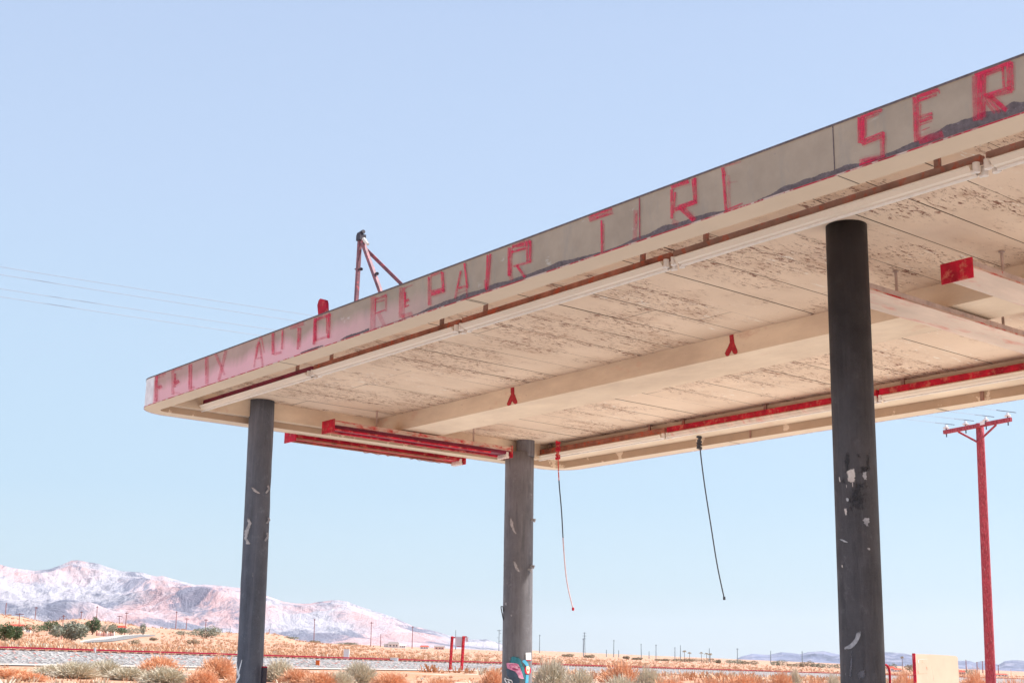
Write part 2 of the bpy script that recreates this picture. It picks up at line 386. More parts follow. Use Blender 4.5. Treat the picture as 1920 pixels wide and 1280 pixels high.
t.bump(vo.outputs['Distance'], .8, .12); M['ballast'] = t.done(col, .9, .1)
M['path'] = simple('pale dirt track', (.56, .48, .41), .95, .12, .8)
M['concrete'] = simple('pale bounce pad concrete', (.62, .575, .525), .9, .1, .6, c2=(.48, .43, .38), thr=.6, bump=.2)
M['road'] = simple('faded asphalt road', (.24, .22, .205), .9, .06, .1, bump=0)
# mountains
t = NT('pink and grey rock')
rot = t.n('ShaderNodeMapping'); rot.inputs['Rotation'].default_value = (0, 0, radians(27)); t.L(t.tc, rot.inputs[0]); rv = rot.outputs[0]
n1 = t.noise(.0010, 8, .62, t.map((1, .45, 1.6), rv)); n2 = t.noise(.0030, 12, .74, t.map((1, .30, 1.5), rv, (900, 0, 0)), .8)
n3 = t.noise(.009, 8, .75, t.map((1, .35, 1.0), rv, (100, 40, 0)), .5)
col = t.mix(t.ramp(n1, .43, .52), (.66, .44, .43), (.54, .51, .545))
col = t.mix(t.ramp(n2, .515, .57, 0, .85), col, (.235, .245, .31)); col = t.mix(t.ramp(n2, .47, .38, 0, .7), col, (.66, .60, .63))
col = t.mix(t.ramp(n3, .55, .68, 0, .55), col, (.25, .26, .32))
t.bump(t.math('ADD', n2, t.math('MULTIPLY', n3, .5)), .7, 110)
M['mount'] = t.done(col, .95, .05)
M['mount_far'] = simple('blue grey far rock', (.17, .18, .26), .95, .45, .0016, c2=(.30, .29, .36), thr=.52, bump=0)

# ================================================================== THE SETTING
# ground sheet, polar grid out to 45 km
mb = MB()
angs = []
a = -pi
while a < pi-1e-6:
    angs.append(a)
    a += radians(.12) if abs(a) < radians(25) else (radians(1) if abs(a) < radians(60) else radians(4))
radii = [.0]+[1.5*1.0*exp(log(45000/1.5)*i/190) for i in range(191)]
na = len(angs); vs_ = [(0, 0, gz(.01, .01))]
for r in radii[1:]:
    for a in angs:
        x, y = r*sin(a+YAW), r*cos(a+YAW); vs_.append((x, y, gz(x, y)))
fs_ = [(0, 1+(k+1) % na, 1+k) for k in range(na)]
for i in range(len(radii)-2):
    b0, b1 = 1+i*na, 1+(i+1)*na
    for k in range(na): fs_.append((b0+k, b0+(k+1) % na, b1+(k+1) % na, b1+k))
mb.add(vs_, fs_); g = mb.build('ground', M['ground'], smooth=True); tag(g, 'peach coloured desert ground with pale bare patches', kind='structure')

def mountain(name, sky_pts, R0, RR, R1, px0, px1, step, mat, label, bseed, amp, baseoff=4):
    mb = MB(); cols_ = []; px = px0
    nv = 100
    while px <= px1:
        cols_.append(px); px += step
    vs_ = []
    for px in cols_:
        ys = interp(sky_pts, px); yb = yh(px)+baseoff
        ys = min(ys, yb+6)
        d = ray(px, ys); h = sqrt(d.x**2+d.y**2); dx, dy = d.x/h, d.y/h; te = d.z/h
        db = ray(px, yb); tb = db.z/sqrt(db.x**2+db.y**2)
        for j in range(nv+1):
            v = j/nv*1.35
            if v <= 1:
                r = R0+(RR-R0)*v; f = v**1.35
            else:
                r = RR+(R1-RR)*(v-1)/.35; f = 1-((v-1)/.35)**1.3
            x, y = dx*r, dy*r
            zb = EYE.z+tb*r; zr = EYE.z+te*RR
            P = Vector((x, y, bseed))
            rn = 0; am = 1; fr = 1/1500
            for o_ in range(6):
                rn += am*(1-2*abs(noise.noise(P*fr+Vector((o_*7, 3, bseed))))); am *= .52; fr *= 2.05
            # warp the slope, leave the skyline where it is
            wv = max(0, 1-abs(v-.5)/.5) if v < 1 else 0
            z = zb*(1-f)+max(zr, zb)*f + (rn-.75)*amp*wv**.6*(te-tb)*RR
            lim = EYE.z+(tb+(te-tb)*.96)*r
            if v < .97: z = min(z, lim)
            vs_.append((x, y, z))
    n = nv+1; fs_ = []
    for i in range(len(cols_)-1):
        for j in range(nv): fs_.append((i*n+j, (i+1)*n+j, (i+1)*n+j+1, i*n+j+1))
    mb.add(vs_, fs_); o = mb.build(name, mat); tag(o, label, kind='structure'); return o
SKL = [(-500, 1090), (-250, 1072), (-100, 1050), (0, 1060.3), (29, 1066.7), (64.5, 1070), (92, 1067), (117, 1059), (135, 1053), (146.5, 1054.4), (166, 1060), (187.5, 1062), (224.6, 1074.5), (267.6, 1076.5), (293, 1083.7), (305, 1082.3), (332, 1086.6), (365, 1095.4), (384, 1094.5), (417, 1097.4), (446, 1101), (499, 1116), (530, 1126.7), (554, 1130.6), (581, 1130.6), (600, 1127), (623, 1125.3), (651, 1129.6), (698, 1145), (737, 1157), (774, 1173.6), (815, 1183), (844, 1192), (883, 1199), (912, 1199), (932, 1204.8), (950, 1210), (975, 1222)]
mountain('mountains', SKL, 5200, 9000, 12000, -480, 975, 1.8, M['mount'], 'pink and grey rocky mountain range behind the desert plain', 1, .42)
SKR = [(1370, 1240), (1390, 1230), (1410, 1225), (1440, 1227.5), (1465, 1222), (1482, 1223.7), (1500, 1226), (1515, 1222), (1527, 1221), (1545, 1220), (1560, 1223.7), (1575, 1226), (1600, 1222), (1630, 1221), (1662, 1222.5), (1682, 1224), (1695, 1224.5), (1711, 1227.7), (1750, 1233), (1797, 1237.8), (1817, 1237.8), (1829, 1241.7), (1839, 1238.6), (1850, 1238.6), (1873, 1245), (1884, 1238.6), (1898, 1237), (1920, 1238), (2100, 1225), (2400, 1245)]
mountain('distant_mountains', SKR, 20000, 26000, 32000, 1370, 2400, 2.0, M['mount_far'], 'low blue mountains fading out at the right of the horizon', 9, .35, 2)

# unseen concrete pad under and around the canopy, added to bounce light upward
mb = MB(); fx0, fx1, fy0, fy1 = -9, 24, -24, 24
for i in range(23):
    for j in range(33):
        xa, xb = fx0+(fx1-fx0)*i/23, fx0+(fx1-fx0)*(i+1)/23; ya, yb = fy0+(fy1-fy0)*j/33, fy0+(fy1-fy0)*(j+1)/33
        mb.add([(xa, ya, gz(xa, ya)+.06), (xb, ya, gz(xb, ya)+.06), (xb, yb, gz(xb, yb)+.06), (xa, yb, gz(xa, yb)+.06)], [(0, 1, 2, 3)])
tag(mb.build('bounce_pad', M['concrete']), 'unseen pale concrete pad added to bounce light onto the soffit', kind='structure')

# railway embankment along a straight line
def plane_at(px, py):
    r = 1.6*FPX/(py-yh(px)); d = ray(px, py); h = sqrt(d.x**2+d.y**2); return Vector((d.x/h*r, d.y/h*r, 0))
A_, B_ = plane_at(0, 1236.5), plane_at(1440, 1261.5)
T_ = (B_-A_).normalized(); N_ = Vector((-T_.y, T_.x, 0))
if N_.dot(A_) < 0: N_ = -N_
def rail_z(px, py, off):
    d = ray(px, py); k_ = (A_+N_*off).dot(N_)/Vector((d.x, d.y, 0)).dot(N_); P = EYE+d*k_; return P.z, (P-A_).dot(T_)
OFF = 3.0
zA, sA = rail_z(0, 1209, OFF); zB, sB = rail_z(1440, 1255.5, OFF)
def track_z(s): return zA+(zB-zA)*(s-sA)/(sB-sA)
s0, s1 = -140, 520
mb = MB(); xs = []
PR = [(-.5, None, -.25), (0, None, .03), (1.2, .5, 0), (2.2, 0, -.02), (5.6, 0, -.02), (6.8, .55, 0), (8.5, None, -.2)]
n_ = 220
for i in range(n_+1):
    s = s0+(s1-s0)*i/n_; P0 = A_+T_*s; tz = track_z(s)-.2
    for (o_, f_, dz) in PR:
        P = P0+N_*o_; g_ = gz(P.x, P.y)
        z = g_+dz if f_ is None else tz*(1-f_)+g_*f_+dz
        mb.v.append((P.x, P.y, z))
m_ = len(PR)
for i in range(n_):
    for j in range(m_-1): mb.f.append((i*m_+j, (i+1)*m_+j, (i+1)*m_+j+1, i*m_+j+1)); mb.m.append(0)
tag(mb.build('gravel_embankment', M['ballast'], smooth=False), 'grey crushed stone railway embankment crossing the view', kind='structure')
mb = MB()
for i in range(n_+1):
    s = s0+(s1-s0)*i/n_; P0 = A_+T_*s
    for o_ in (-2.6, -.4):
        P = P0+N_*(o_+.25*noise.noise(Vector((s*.15, o_, 0)))); mb.v.append((P.x, P.y, gz(P.x, P.y)+.05))
for i in range(n_): mb.f.append((2*i, 2*i+2, 2*i+3, 2*i+1)); mb.m.append(0)
tag(mb.build('dirt_path', M['path']), 'pale dirt service track along the foot of the embankment', kind='structure')
# the track: two rusty rails on sleepers
P0 = A_+T_*60+N_*OFF; tr_ = thing('railway_track', (P0.x, P0.y, track_z(60)-.2), 'rusty red railway track on top of the stone embankment', 'railway track')
for o_ in (OFF, OFF+1.45):
    mb = MB()
    for i in range(60):
        sa, sb = s0+(s1-s0)*i/60, s0+(s1-s0)*(i+1)/60
        a, b = A_+T_*sa+N_*o_, A_+T_*sb+N_*o_; a.z, b.z = track_z(sa)-.07, track_z(sb)-.07
        mb.bar(a, b, .07, .06)
    mb.build('rail', M['rail'], tr_)
mb = MB()
for i in range(700):
    s = -60+i*.62; a = A_+T_*s+N_*(OFF-.5); b = A_+T_*s+N_*(OFF+1.95); a.z = b.z = track_z(s)-.2; mb.bar(a, b, .24, .1)
mb.build('sleeper', M['rust_brown'], tr_)['kind'] = 'stuff'
# side road on the left
def strip(name, pts, mat, label, lift):
    mb = MB(); 
    for i in range(len(pts)-1):
        for k_ in range(8):
            t_ = k_/8
            (xa, ya0, ya1), (xb, yb0, yb1) = pts[i], pts[i+1]
            x = xa+(xb-xa)*t_
            for y in (ya0+(yb0-ya0)*t_, ya1+(yb1-ya1)*t_):
                P = ground_at(x, y); mb.v.append((P.x, P.y, P.z+lift))
    n = len(mb.v)//2
    for i in range(n-1): mb.f.append((2*i, 2*i+2, 2*i+3, 2*i+1)); mb.m.append(0)
    return tag(mb.build(name, mat), label, kind='structure')
strip('road_shoulder', [(150, 1201.5, 1204.5), (180, 1195.5, 1203), (215, 1191, 1200), (250, 1189, 1194), (285, 1189, 1191.5)], M['path'], 'white gravel shoulder of the side road', .14)
strip('road', [(158, 1203, 1206), (185, 1198, 1204), (210, 1194, 1202.5), (240, 1191.3, 1198), (262, 1190.3, 1194), (295, 1190, 1191.6)], M['road'], 'faded grey asphalt side road curving into the desert', .28)

# ================================================================== CANOPY
K = 1.15
def Z(v): return EYE.z+v*K
HB, ZFT, ZS, ZB = Z(2.55), Z(2.831), Z(2.7916), Z(2.6117)
X0, X1, Y1 = 5.3957*K, 11.2096*K, 12.8707*K
BX0, BX1, YE, XR, W = 8.1916*K, 8.7147*K, 12.5958*K, 10.706*K, .185*K
YN = -5.2
canopy = thing('filling_station_canopy', ((X0+X1)/2, (Y1+YN)/2, 0), 'long derelict filling station canopy with faded red lettering on round columns', 'canopy')
def path(x0, x1, yn, y1, r, n=10):
    P = [(x0, yn)]
    P += [(x0, yn+(y1-r-yn)*i/12) for i in range(1, 12)]
    P += [(x0+r-r*cos(a), y1-r+r*sin(a)) for a in [pi/2*i/n for i in range(n+1)]]
    P += [(x1-r+r*sin(a), y1-r+r*cos(a)) for a in [pi/2*i/n for i in range(n+1)]]
    P += [(x1, y1-r+(yn-(y1-r))*i/12) for i in range(1, 13)]
    return P
PO = path(X0, X1, YN, Y1, .42); PI = path(X0+W, X1-W, YN+W, Y1-W, .12)
def wall(mb, P, za, zb, mi=0, close=True):
    n = len(P); b = mb.add([(x, y, za) for x, y in P]+[(x, y, zb) for x, y in P], [])
    for i in range(n if close else n-1):
        j = (i+1) % n; mb.f.append((b+i, b+j, b+n+j, b+n+i)); mb.m.append(mi)
mb = MB(); wall(mb, PO, HB, ZFT, 0)
# thin red edge bead along the bottom and dark drip edge along the top
PE = path(X0-.006, X1+.006, YN-.006, Y1+.006, .425)
wall(mb, PE, HB-.003, HB+.005, 1); wall(mb, PE, ZFT-.004, ZFT+.010, 2)
# vertical panel joints
def fpt(px, py, lift=.003): 
    P = on_x(px, py, X0-lift); return P
for px in (795/4+1000, 1562, 1980):
    P = fpt(px, 105+.3663*(1920-px)+20); mb.box((X0-.004, P.y-.0025, HB+.008), (X0-.001, P.y+.0025, ZFT-.004), 2)
# charcoal overpaint band, ragged top
TAR = [[(563, 3), (575, 4), (590, 4.5), (606, 3)], [(638, 2), (650, 5), (670, 6.5), (692, 5)], [(700, 1), (770, 2.5)], [(770, 2.5), (800, 6), (850, 9), (872, 9), (920, 9), (990, 7), (1020, 8.5), (1050, 10.5), (1100, 5), (1130, 2), (1175, 4), (1212, 9), (1250, 11), (1290, 8), (1325, 9), (1350, 4), (1365, 1)], [(1420, 1), (1442, 4), (1462, 8), (1490, 9.5), (1540, 11), (1560, 9), (1585, 11), (1615, 7), (1665, 7), (1700, 9), (1740, 17), (1790, 22), (1840, 22), (1890, 21), (1925, 18), (2000, 16), (2100, 12)]]
for seg in TAR:
    px = seg[0][0]; top = []; bot = []
    while px <= seg[-1][0]:
        h = interp(seg, px)*(1+.45*noise.noise(Vector((px*.035, 7, 0))))*(1+.12*noise.noise(Vector((px*.05, 0, 0))))+1.0*noise.noise(Vector((px*.45, 2, 0)))+random.uniform(-.35, .35)
        yb = 210+.3356*(1920-px)-1.2
        P = fpt(px, yb-max(.4, h)); Q = fpt(px, yb); top.append((P.x, P.y, max(P.z, HB+.012))); bot.append((Q.x, Q.y, HB+.009)); px += 1.1
    b = mb.add(top+bot, []); n = len(top)
    for i in range(n-1): mb.f.append((b+i, b+i+1, b+n+i+1, b+n+i)); mb.m.append(2)
# brushed letters
def z1(x, y): return (240+x/4, 640+y/4)
def z2(x, y): return (560+x/4, 400+y/4)
def z3(x, y): return (1000+x/4, 280+y/4)
def z4(x, y): return (1440+x/4, 60+y/4)
def zc(x, y): return (255+.09375*x, 670+.09375*y)
def zw(x, y): return (x/3.2, 480+y/3.2)
LET = [  # conversion, pixel scale, strokes (x0,y0,x1,y1,width,strength)
 (zc, .09375, [(405,345,400,885,62,.9),(430,350,600,305,55,.55),(430,405,560,370,30,.4),(440,605,522,575,60,.75),
   (735,235,735,745,60,.5),(780,320,775,600,35,.9),(745,250,925,205,40,.4),(775,520,860,470,60,.85),(760,700,880,710,25,.3),
   (1085,130,1080,650,75,.55),(1060,150,1058,600,14,.8),(1112,130,1108,600,12,.8),(1090,615,1175,590,50,.5)]),
 (z1, .25, [(590,100,590,320,28,.5),(584,110,582,250,6,.8),(655,90,722,250,22,.55),(735,65,680,290,22,.55),(965,20,945,195,12,.5),(985,5,1010,190,16,.6),(975,0,960,130,8,.8),(955,130,1005,120,14,.45)]),
 (zw, .3125, [(1562,486,1535,605,9,.5),(1567,486,1585,580,8,.5),(1637,462,1637,590,16,.7),(1695,442,1690,560,12,.65),(1640,590,1690,575,14,.4),(1740,432,1825,402,22,.4),(1790,430,1785,560,12,.7),(1803,430,1797,545,8,.6),
   (1890,372,1883,530,16,.8)]),
 (z2, .25, [(125,800,122,955,24,.75),(230,748,222,935,22,.75),(135,795,235,760,20,.6),(210,760,207,900,8,.7),(130,950,225,920,16,.35),
   (560,620,555,880,42,.35),(575,640,575,740,8,.8),(575,645,660,612,16,.6),(575,668,645,650,10,.6),(655,610,655,735,16,.4),(570,752,650,722,10,.7),(600,750,650,860,30,.25),
   (775,555,772,785,45,.5),(798,590,798,705,14,.95),(798,660,828,645,18,.8),(800,700,828,688,10,.8),(785,565,855,535,12,.35),(770,775,852,752,34,.35),
   (975,475,975,690,14,.7),(992,470,990,690,8,.6),(990,468,1075,438,18,.5),(1075,440,1086,585,22,.8),(992,605,1092,578,28,.85),(990,585,1080,560,10,.6),
   (1215,430,1172,640,16,.55),(1212,440,1190,560,8,.8),(1242,372,1264,560,14,.95),(1258,500,1262,645,10,.5),(1198,562,1256,545,16,.75),(1190,600,1260,575,10,.4),
   (1415,312,1405,575,14,.8),(1437,305,1415,572,18,.65),(1395,500,1395,560,10,.6),
   (1578,255,1578,470,22,.85),(1600,250,1595,450,10,.6),(1600,250,1735,203,20,.6),(1595,290,1705,262,16,.95),(1600,250,1700,235,24,.6),(1710,210,1714,365,16,.8),(1735,205,1736,365,20,.85),(1610,398,1740,362,14,.8),(1635,390,1695,478,20,.85),(1575,430,1600,500,30,.3)]),
 (z3, .25, [(415,525,592,462,46,.5),(430,500,590,445,12,.9),(470,515,582,482,12,.8),(510,530,512,785,14,.95),(520,560,522,770,22,.3),
   (770,455,760,680,34,.3),(772,480,770,560,12,.5),(795,368,799,668,7,.85),
   (1036,300,1038,520,20,.85),(1062,320,1050,480,16,.7),(1032,280,1165,238,34,.95),(1040,268,1165,228,14,.7),(1190,225,1205,395,10,.7),(1210,215,1218,405,24,.95),(1062,452,1222,395,28,.85),(1080,428,1215,380,12,.7),(1090,435,1200,535,22,.95),(1120,430,1215,530,22,.65),(1040,540,1090,560,40,.25),
   (1418,135,1432,200,26,.98),(1424,190,1446,465,22,.9),(1465,195,1472,440,20,.3),(1450,255,1530,240,8,.3),(1445,455,1570,405,12,.7),(1430,470,1580,425,20,.35),(1430,130,1560,92,10,.4)]),
 (z4, .25, [(685,640,688,835,30,.85),(712,640,712,820,26,.95),(735,625,732,790,10,.6),(690,640,855,585,22,.85),(740,650,835,615,12,.5),(700,842,868,775,30,.85),(720,810,865,750,14,.9),(845,780,848,945,16,.5),(866,752,866,945,20,.85),(685,975,875,930,34,.55),(685,1000,880,955,26,.85),
   (1095,490,1108,825,26,.75),(1120,490,1125,815,20,.65),(1145,540,1140,800,12,.4),(1115,485,1275,430,36,.95),(1125,520,1265,470,18,.8),(1280,430,1288,465,8,.8),(1130,640,1232,612,22,.7),(1135,675,1232,640,26,.85),(1140,700,1230,670,8,.7),(1150,740,1215,715,8,.8),(1130,820,1310,765,50,.55),
   (1545,330,1555,665,34,.6),(1585,315,1590,660,40,.9),(1622,300,1615,640,30,.7),(1550,318,1825,225,34,.95),(1630,320,1760,275,26,.6),(1760,260,1770,420,20,.7),(1800,230,1808,440,30,.9),(1828,225,1835,440,22,.8),(1620,480,1830,415,26,.9),(1630,495,1830,445,22,.75),(1640,490,1740,605,26,.6),(1665,480,1790,590,34,.95),(1630,520,1700,610,20,.5)])]
lay = [0]
def stroke(conv, sc_, q):
    x0, y0, x1, y1, w_, st_ = q
    a, b = Vector(conv(x0, y0)), Vector(conv(x1, y1)); d = b-a; L = d.length; d.normalize(); nrm = Vector((-d.y, d.x)); hw = w_*sc_/2
    lay[0] += 1; lift = .0035+.00012*(lay[0] % 40)
    n = max(3, int(L/2.5)); base = len(mb.v); sd_ = random.uniform(0, 50)
    for i in range(n+1):
        t_ = i/n
        for s_ in (-1, 1):
            jit = .10*hw*noise.noise(Vector((t_*L*.15+sd_, s_*3, 0)))
            endj = (random.uniform(-1, 1)*.5 if i in (0, n) else 0)
            p = a+d*(L*t_+endj)+nrm*s_*(hw+jit); P = on_x(p.x, p.y, X0-lift)
            z_ = min(max(P.z, HB+.009), ZFT-.005); idx = len(mb.v); mb.v.append((P.x, P.y, z_))
            mb.uv[idx] = (P.y*.0+t_*L*.01+sd_, (s_+1)/2*hw*2*.012+sd_*1.7); mb.c[idx] = st_*random.uniform(.85, 1.1)*(1.05-.15*t_)
    for i in range(n): mb.f.append((base+2*i, base+2*i+2, base+2*i+3, base+2*i+1)); mb.m.append(3)
for conv, sc_, qs in LET:
    for q in qs:
        if conv in (zc, z1): q = q[:5]+(q[5]*.78,)
        if q[5] > .5 and q[4]*sc_ > 3: stroke(conv, sc_, (q[0]+6, q[1], q[2]+6, q[3], q[4]*2.0, .11))
        stroke(conv, sc_, q)
fas = mb.build('fascia', [M['fascia'], M['fascia_edge'], M['tar'], M['letter']], canopy, label='grey fascia with faded red hand painted lettering')
# underside rim
mb = MB(); n = len(PO); b = mb.add([(x, y, HB-.001) for x, y in PO]+[(x, y, HB-.001) for x, y in PI], [])
for i in range(n):
    j = (i+1) % n; mb.f.append((b+i, b+n+i, b+n+j, b+j)); mb.m.append(0)
for yy in (fpt(1570, 333).y, fpt(872, 590).y, fpt(522, 690).y, 8.3):
    mb.box((X0+.004, yy-.003, HB-.0035), (X0+W-.004, yy+.003, HB-.0015), 1)
    mb.box((X1-W+.004, yy-.003, HB-.0035), (X1-.004, yy+.003, HB-.0015), 1)
mb.build('underside_rim', [M['cream'], M['seam']], canopy)
mb = MB(); wall(mb, PI, HB-.001, ZS+.01, 0)
for px in (1407, 1608):
    P = on_x(px, 800, X1-W); mb.box((X1-W-.012, P.y-.01, HB), (X1-W-.002, P.y+.01, ZS-.01), 1)
for v_ in (0,):
    P = on_x(1842, 738, X1-W); mb.box((X1-W-.02, P.y-.02, HB), (X1-W-.002, P.y+.02, ZS-.01), 1)
mb.build('inner_fascia', [M['inner'], M['rust_brown']], canopy)
# soffit boards running across (x)
seams = sorted([y*K for y in (7.16, 6.799, 6.404, 6.009, 5.62, 5.245, 4.764, 4.384)])
sp_ = .445; ys = list(seams)
while ys[0] > YN+.5: ys.insert(0, ys[0]-sp_*random.uniform(.97, 1.03))
while ys[-1] < Y1-W-.5: ys.append(ys[-1]+sp_*random.uniform(.97, 1.03))
ys = [YN+W+.01]+[y for y in ys if YN+W+.2 < y < Y1-W-.15]+[Y1-W-.01]
mb = MB()
for a, b in zip(ys, ys[1:]):
    xs_ = [X0+W+.005, X1-W-.005]
    if random.random() < .6: xs_.insert(1, random.uniform(X0+1.2, X1-1.2))
    for p, q in zip(xs_, xs_[1:]):
        # boards sag a few millimetres unevenly
        nx = 10; z0_ = [ZS+random.uniform(-.001, .003) for _ in range(2)]
        top = []; 
        for i in range(nx+1):
            x = p+.002+(q-p-.004)*i/nx; dz = .003*noise.noise(Vector((x*.8, a, 0)))
            top += [(x, a+.0045, z0_[0]+dz), (x, b-.0045, z0_[1]+dz)]
        base = mb.add(top, [])
        for i in range(nx): mb.f.append((base+2*i, base+2*i+1, base+2*i+3, base+2*i+2)); mb.m.append(0)
mb.box((X0+W+.003, YN+W+.003, ZS+.012), (X1-W-.003, Y1-W-.003, ZS+.028), 1)
mb.build('soffit', [M['soffit'], M['gap']], canopy)
mb = MB(); PD_ = path(X0+.012, X1-.012, YN+.012, Y1-.012, .41); n = len(PD_)
b = mb.add([(x, y, ZS+.032) for x, y in PD_]+[(x, y, ZFT-.004) for x, y in PD_], [tuple(range(n)), tuple(range(n, 2*n))[::-1]])
for i in range(n): mb.f.append((i, (i+1) % n, n+(i+1) % n, n+i)); mb.m.append(0)
mb.build('roof_deck', M['roofing'], canopy)
mb = MB(); mb.box((BX0, YN+W+.02, ZB), (BX1, YE-.002, ZS+.006)); bm_ = mb
# rust runs on the beam side, shaped like upside down Ys
def ze(x, y): return (900+x/3.2, 580+y/3.2)
def decal_x(mb, polys, X, mi):
    for poly in polys:
        pts = [on_x(*p, X) for p in poly]; mb.add(pts, [tuple(range(len(pts)))], mi)
mid_y = lambda px: None
def seg_d(p, a, b):
    p, a, b = Vector(p), Vector(a), Vector(b); t_ = max(0, min(1, (p-a).dot(b-a)/(b-a).dot(b-a))); return (p-a-(b-a)*t_).length
for (cx, cy, k_) in ((192, 470, 1.0), (1507, 152, 1.2)):
    nx_, ny_ = 26, 34; base = len(mb.v)
    for iy in range(ny_+1):
        for ix in range(nx_+1):
            u, v = -44+92*ix/nx_, -6+114*iy/ny_
            d_ = min(seg_d((u, v), (2, 0), (4, 48))-8, seg_d((u, v), (2, 48), (-19, 95))-9, seg_d((u, v), (6, 46), (19, 84))-10)
            P = on_x(*ze(cx+u*k_, cy+v*k_), BX0-.003); mb.c[len(mb.v)] = max(0, min(1, .62-d_/9)); mb.v.append((P.x, P.y, min(P.z, ZS-.004)))
    for iy in range(ny_):
        for ix in range(nx_): a = base+iy*(nx_+1)+ix; mb.f.append((a, a+1, a+nx_+2, a+nx_+1)); mb.m.append(1)
mb.build('ceiling_beam', [M['beam'], M['red_run']], canopy)
mb = MB(); mb.box((X0+W+.004, YE, ZB), (XR-.002, Y1-W-.004, ZS+.006)); mb.build('end_beam', M['beam'], canopy)
mb = MB(); mb.box((XR, YN+W+.02, ZB+.03), (X1-W-.004, Y1-W-.006, ZS+.007)); mb.build('rear_beam', M['beam'], canopy)

# ---- columns
def column(name, top, bot_px, r, mat, parent, ztop, label=None, zend=None):
    """top (x,y); leans so that its foot shows at bot_px=(px,py) in the photo, if given"""
    mb = MB(); X = Vector((top[0], top[1], ztop)); lean = Vector((0, 0, 0))
    if bot_px:
        dep = (X-EYE).dot(FW); B = at(bot_px[0], bot_px[1], dep)
        f_ = (X.z+.3)/(X.z-B.z); 
        # point of the column at the height where the photo ends
        d = ray(*bot_px); h_ = sqrt(X.x**2+X.y**2)/sqrt(d.x**2+d.y**2); B = EYE+d*h_
        lean = (B-X)/(X.z-B.z)
    n = 28; pts = [X+Vector((lean.x*s_, lean.y*s_, -s_)) for s_ in [((X.z+.3) if zend is None else X.z-zend)*i/n for i in range(n+1)]]
    for i, p in enumerate(pts): pass
    mb.tube(pts, r, 40)
    o = mb.build(name, mat, parent, smooth=True, label=label)
    for v in o.data.vertices:   # dents and waviness of old sheet steel
        dx_, dy_ = v.co.x+o.parent.location.x-X.x, v.co.y+o.parent.location.y-X.y; rr_ = max(1e-4, sqrt(dx_*dx_+dy_*dy_))
        q_ = noise.noise(Vector((dx_*5, dy_*5, v.co.z*1.6+X.x)))*.0035+max(0, noise.noise(Vector((dx_*9+3, dy_*9, v.co.z*3.5)))-.42)*-.03
        v.co.x += dx_/rr_*q_; v.co.y += dy_/rr_*q_
    for p in o.data.polygons:
        if len(p.vertices) > 4: p.use_smooth = False
    return o, X, lean
C1 = on_z(491.5, 752, ZS); C3 = on_z(1586.5, 424, ZS)
zC2 = None
def cyl_hit(px, py, X, lean, r):
    d = ray(px, py); x, y = X.x, X.y
    for _ in range(3):
        a = d.x**2+d.y**2; b = -2*(d.x*x+d.y*y); c = x*x+y*y-r*r; D = b*b-4*a*c
        if D < 0: D = 0
        t_ = (-b-sqrt(D))/(2*a); P = EYE+d*t_
        x, y = X.x+lean.x*(X.z-P.z), X.y+lean.y*(X.z-P.z)
    return P
def decal_cyl(name, rows, X, lean, r, mat, parent, lift=.003, nx=8, label=None, rag=0, mbx=None, mi=0):
    """marks on a column: rows of (y, x0, x1) in photo pixels, wrapped round the pipe"""
    mb = mbx or MB(); base = len(mb.v); m = 0; ry = []
    for i in range(len(rows)-1):
        for k_ in range(4):
            t_ = k_/4; ry.append([rows[i][j]+(rows[i+1][j]-rows[i][j])*t_ for j in range(3)])
    ry.append(list(rows[-1]))
    nr = len(ry)-1
    for ir, (y, xa, xb) in enumerate(ry):
        if rag: xa += random.uniform(-rag, rag); xb += random.uniform(-rag, rag)
        for k_ in range(nx+1):
            px = xa+(xb-xa)*k_/nx; mb.c[len(mb.v)] = min(1, 2.2*min(k_/nx, 1-k_/nx)+.0, 3*min(ir/nr, 1-ir/nr)); mb.v.append(tuple(cyl_hit(px, y, X, lean, r+lift+.0035)))
    for i in range(len(ry)-1):
        for k_ in range(nx): a = base+i*(nx+1)+k_; mb.f.append((a, a+nx+1, a+nx+2, a+1)); mb.m.append(mi)
    if mbx is None: return mb.build(name, mat, parent, label=label)
# column 1
R1 = 47/2/FPX*(C1-EYE).dot(FW)*.985
c1, X1c, l1 = column('column', C1, (467.3, 1280), R1, M['col_grey'], canopy, ZS, 'slate grey round column at the far left end')
mb = MB()
for (px, py, w_, h_) in ((504, 976, 5, 9), (501, 1007, 9, 13), (503, 918, 6, 12)):
    P = cyl_hit(px-4, py, X1c, l1, R1); mb = MB(); mb.tube([P-Vector((0, 0, h_*.003)), P+Vector((.02, -.035, .01)), P+Vector((.01, -.02, h_*.004))], .013, 6); mb.build('bent_bracket', M['scuff'], c1)
decal_cyl('chipped_paint', [(966, 463, 465), (980, 464, 472), (995, 458, 468), (1008, 457, 464), (1018, 460, 470), (1021, 462, 468)], X1c, l1, R1, M['scuffs'], c1, rag=1)
decal_cyl('scrape', [(912, 470, 473), (920, 474, 484), (926, 484, 492)], X1c, l1, R1, M['scuffs'], c1, rag=.6)
for q in ([(1236, 453, 454), (1246, 450, 452), (1258, 446, 449), (1266, 446, 447)], [(1240, 443, 444), (1256, 444, 446), (1264, 445, 450), (1270, 447, 449), (1279, 441, 444)], [(1262, 444, 448), (1268, 447, 449), (1276, 441, 442.5)]):
    decal_cyl('white_scrawl', q, X1c, l1, R1, M['white'], c1, nx=2)
mb = MB(); P = cyl_hit(488, 1248, X1c, l1, R1); mb.box((P.x+.0, P.y-.085, P.z-.26), (P.x+.05, P.y-.03, P.z)); mb.build('switch_box', M['rust'], c1, bevel=.006)
mb = MB(); mb.box((P.x-.004, P.y-.089, P.z-.245), (P.x+.044, P.y-.036, P.z-.015)); mb.build('switch_cover', M['darkmetal'], c1)
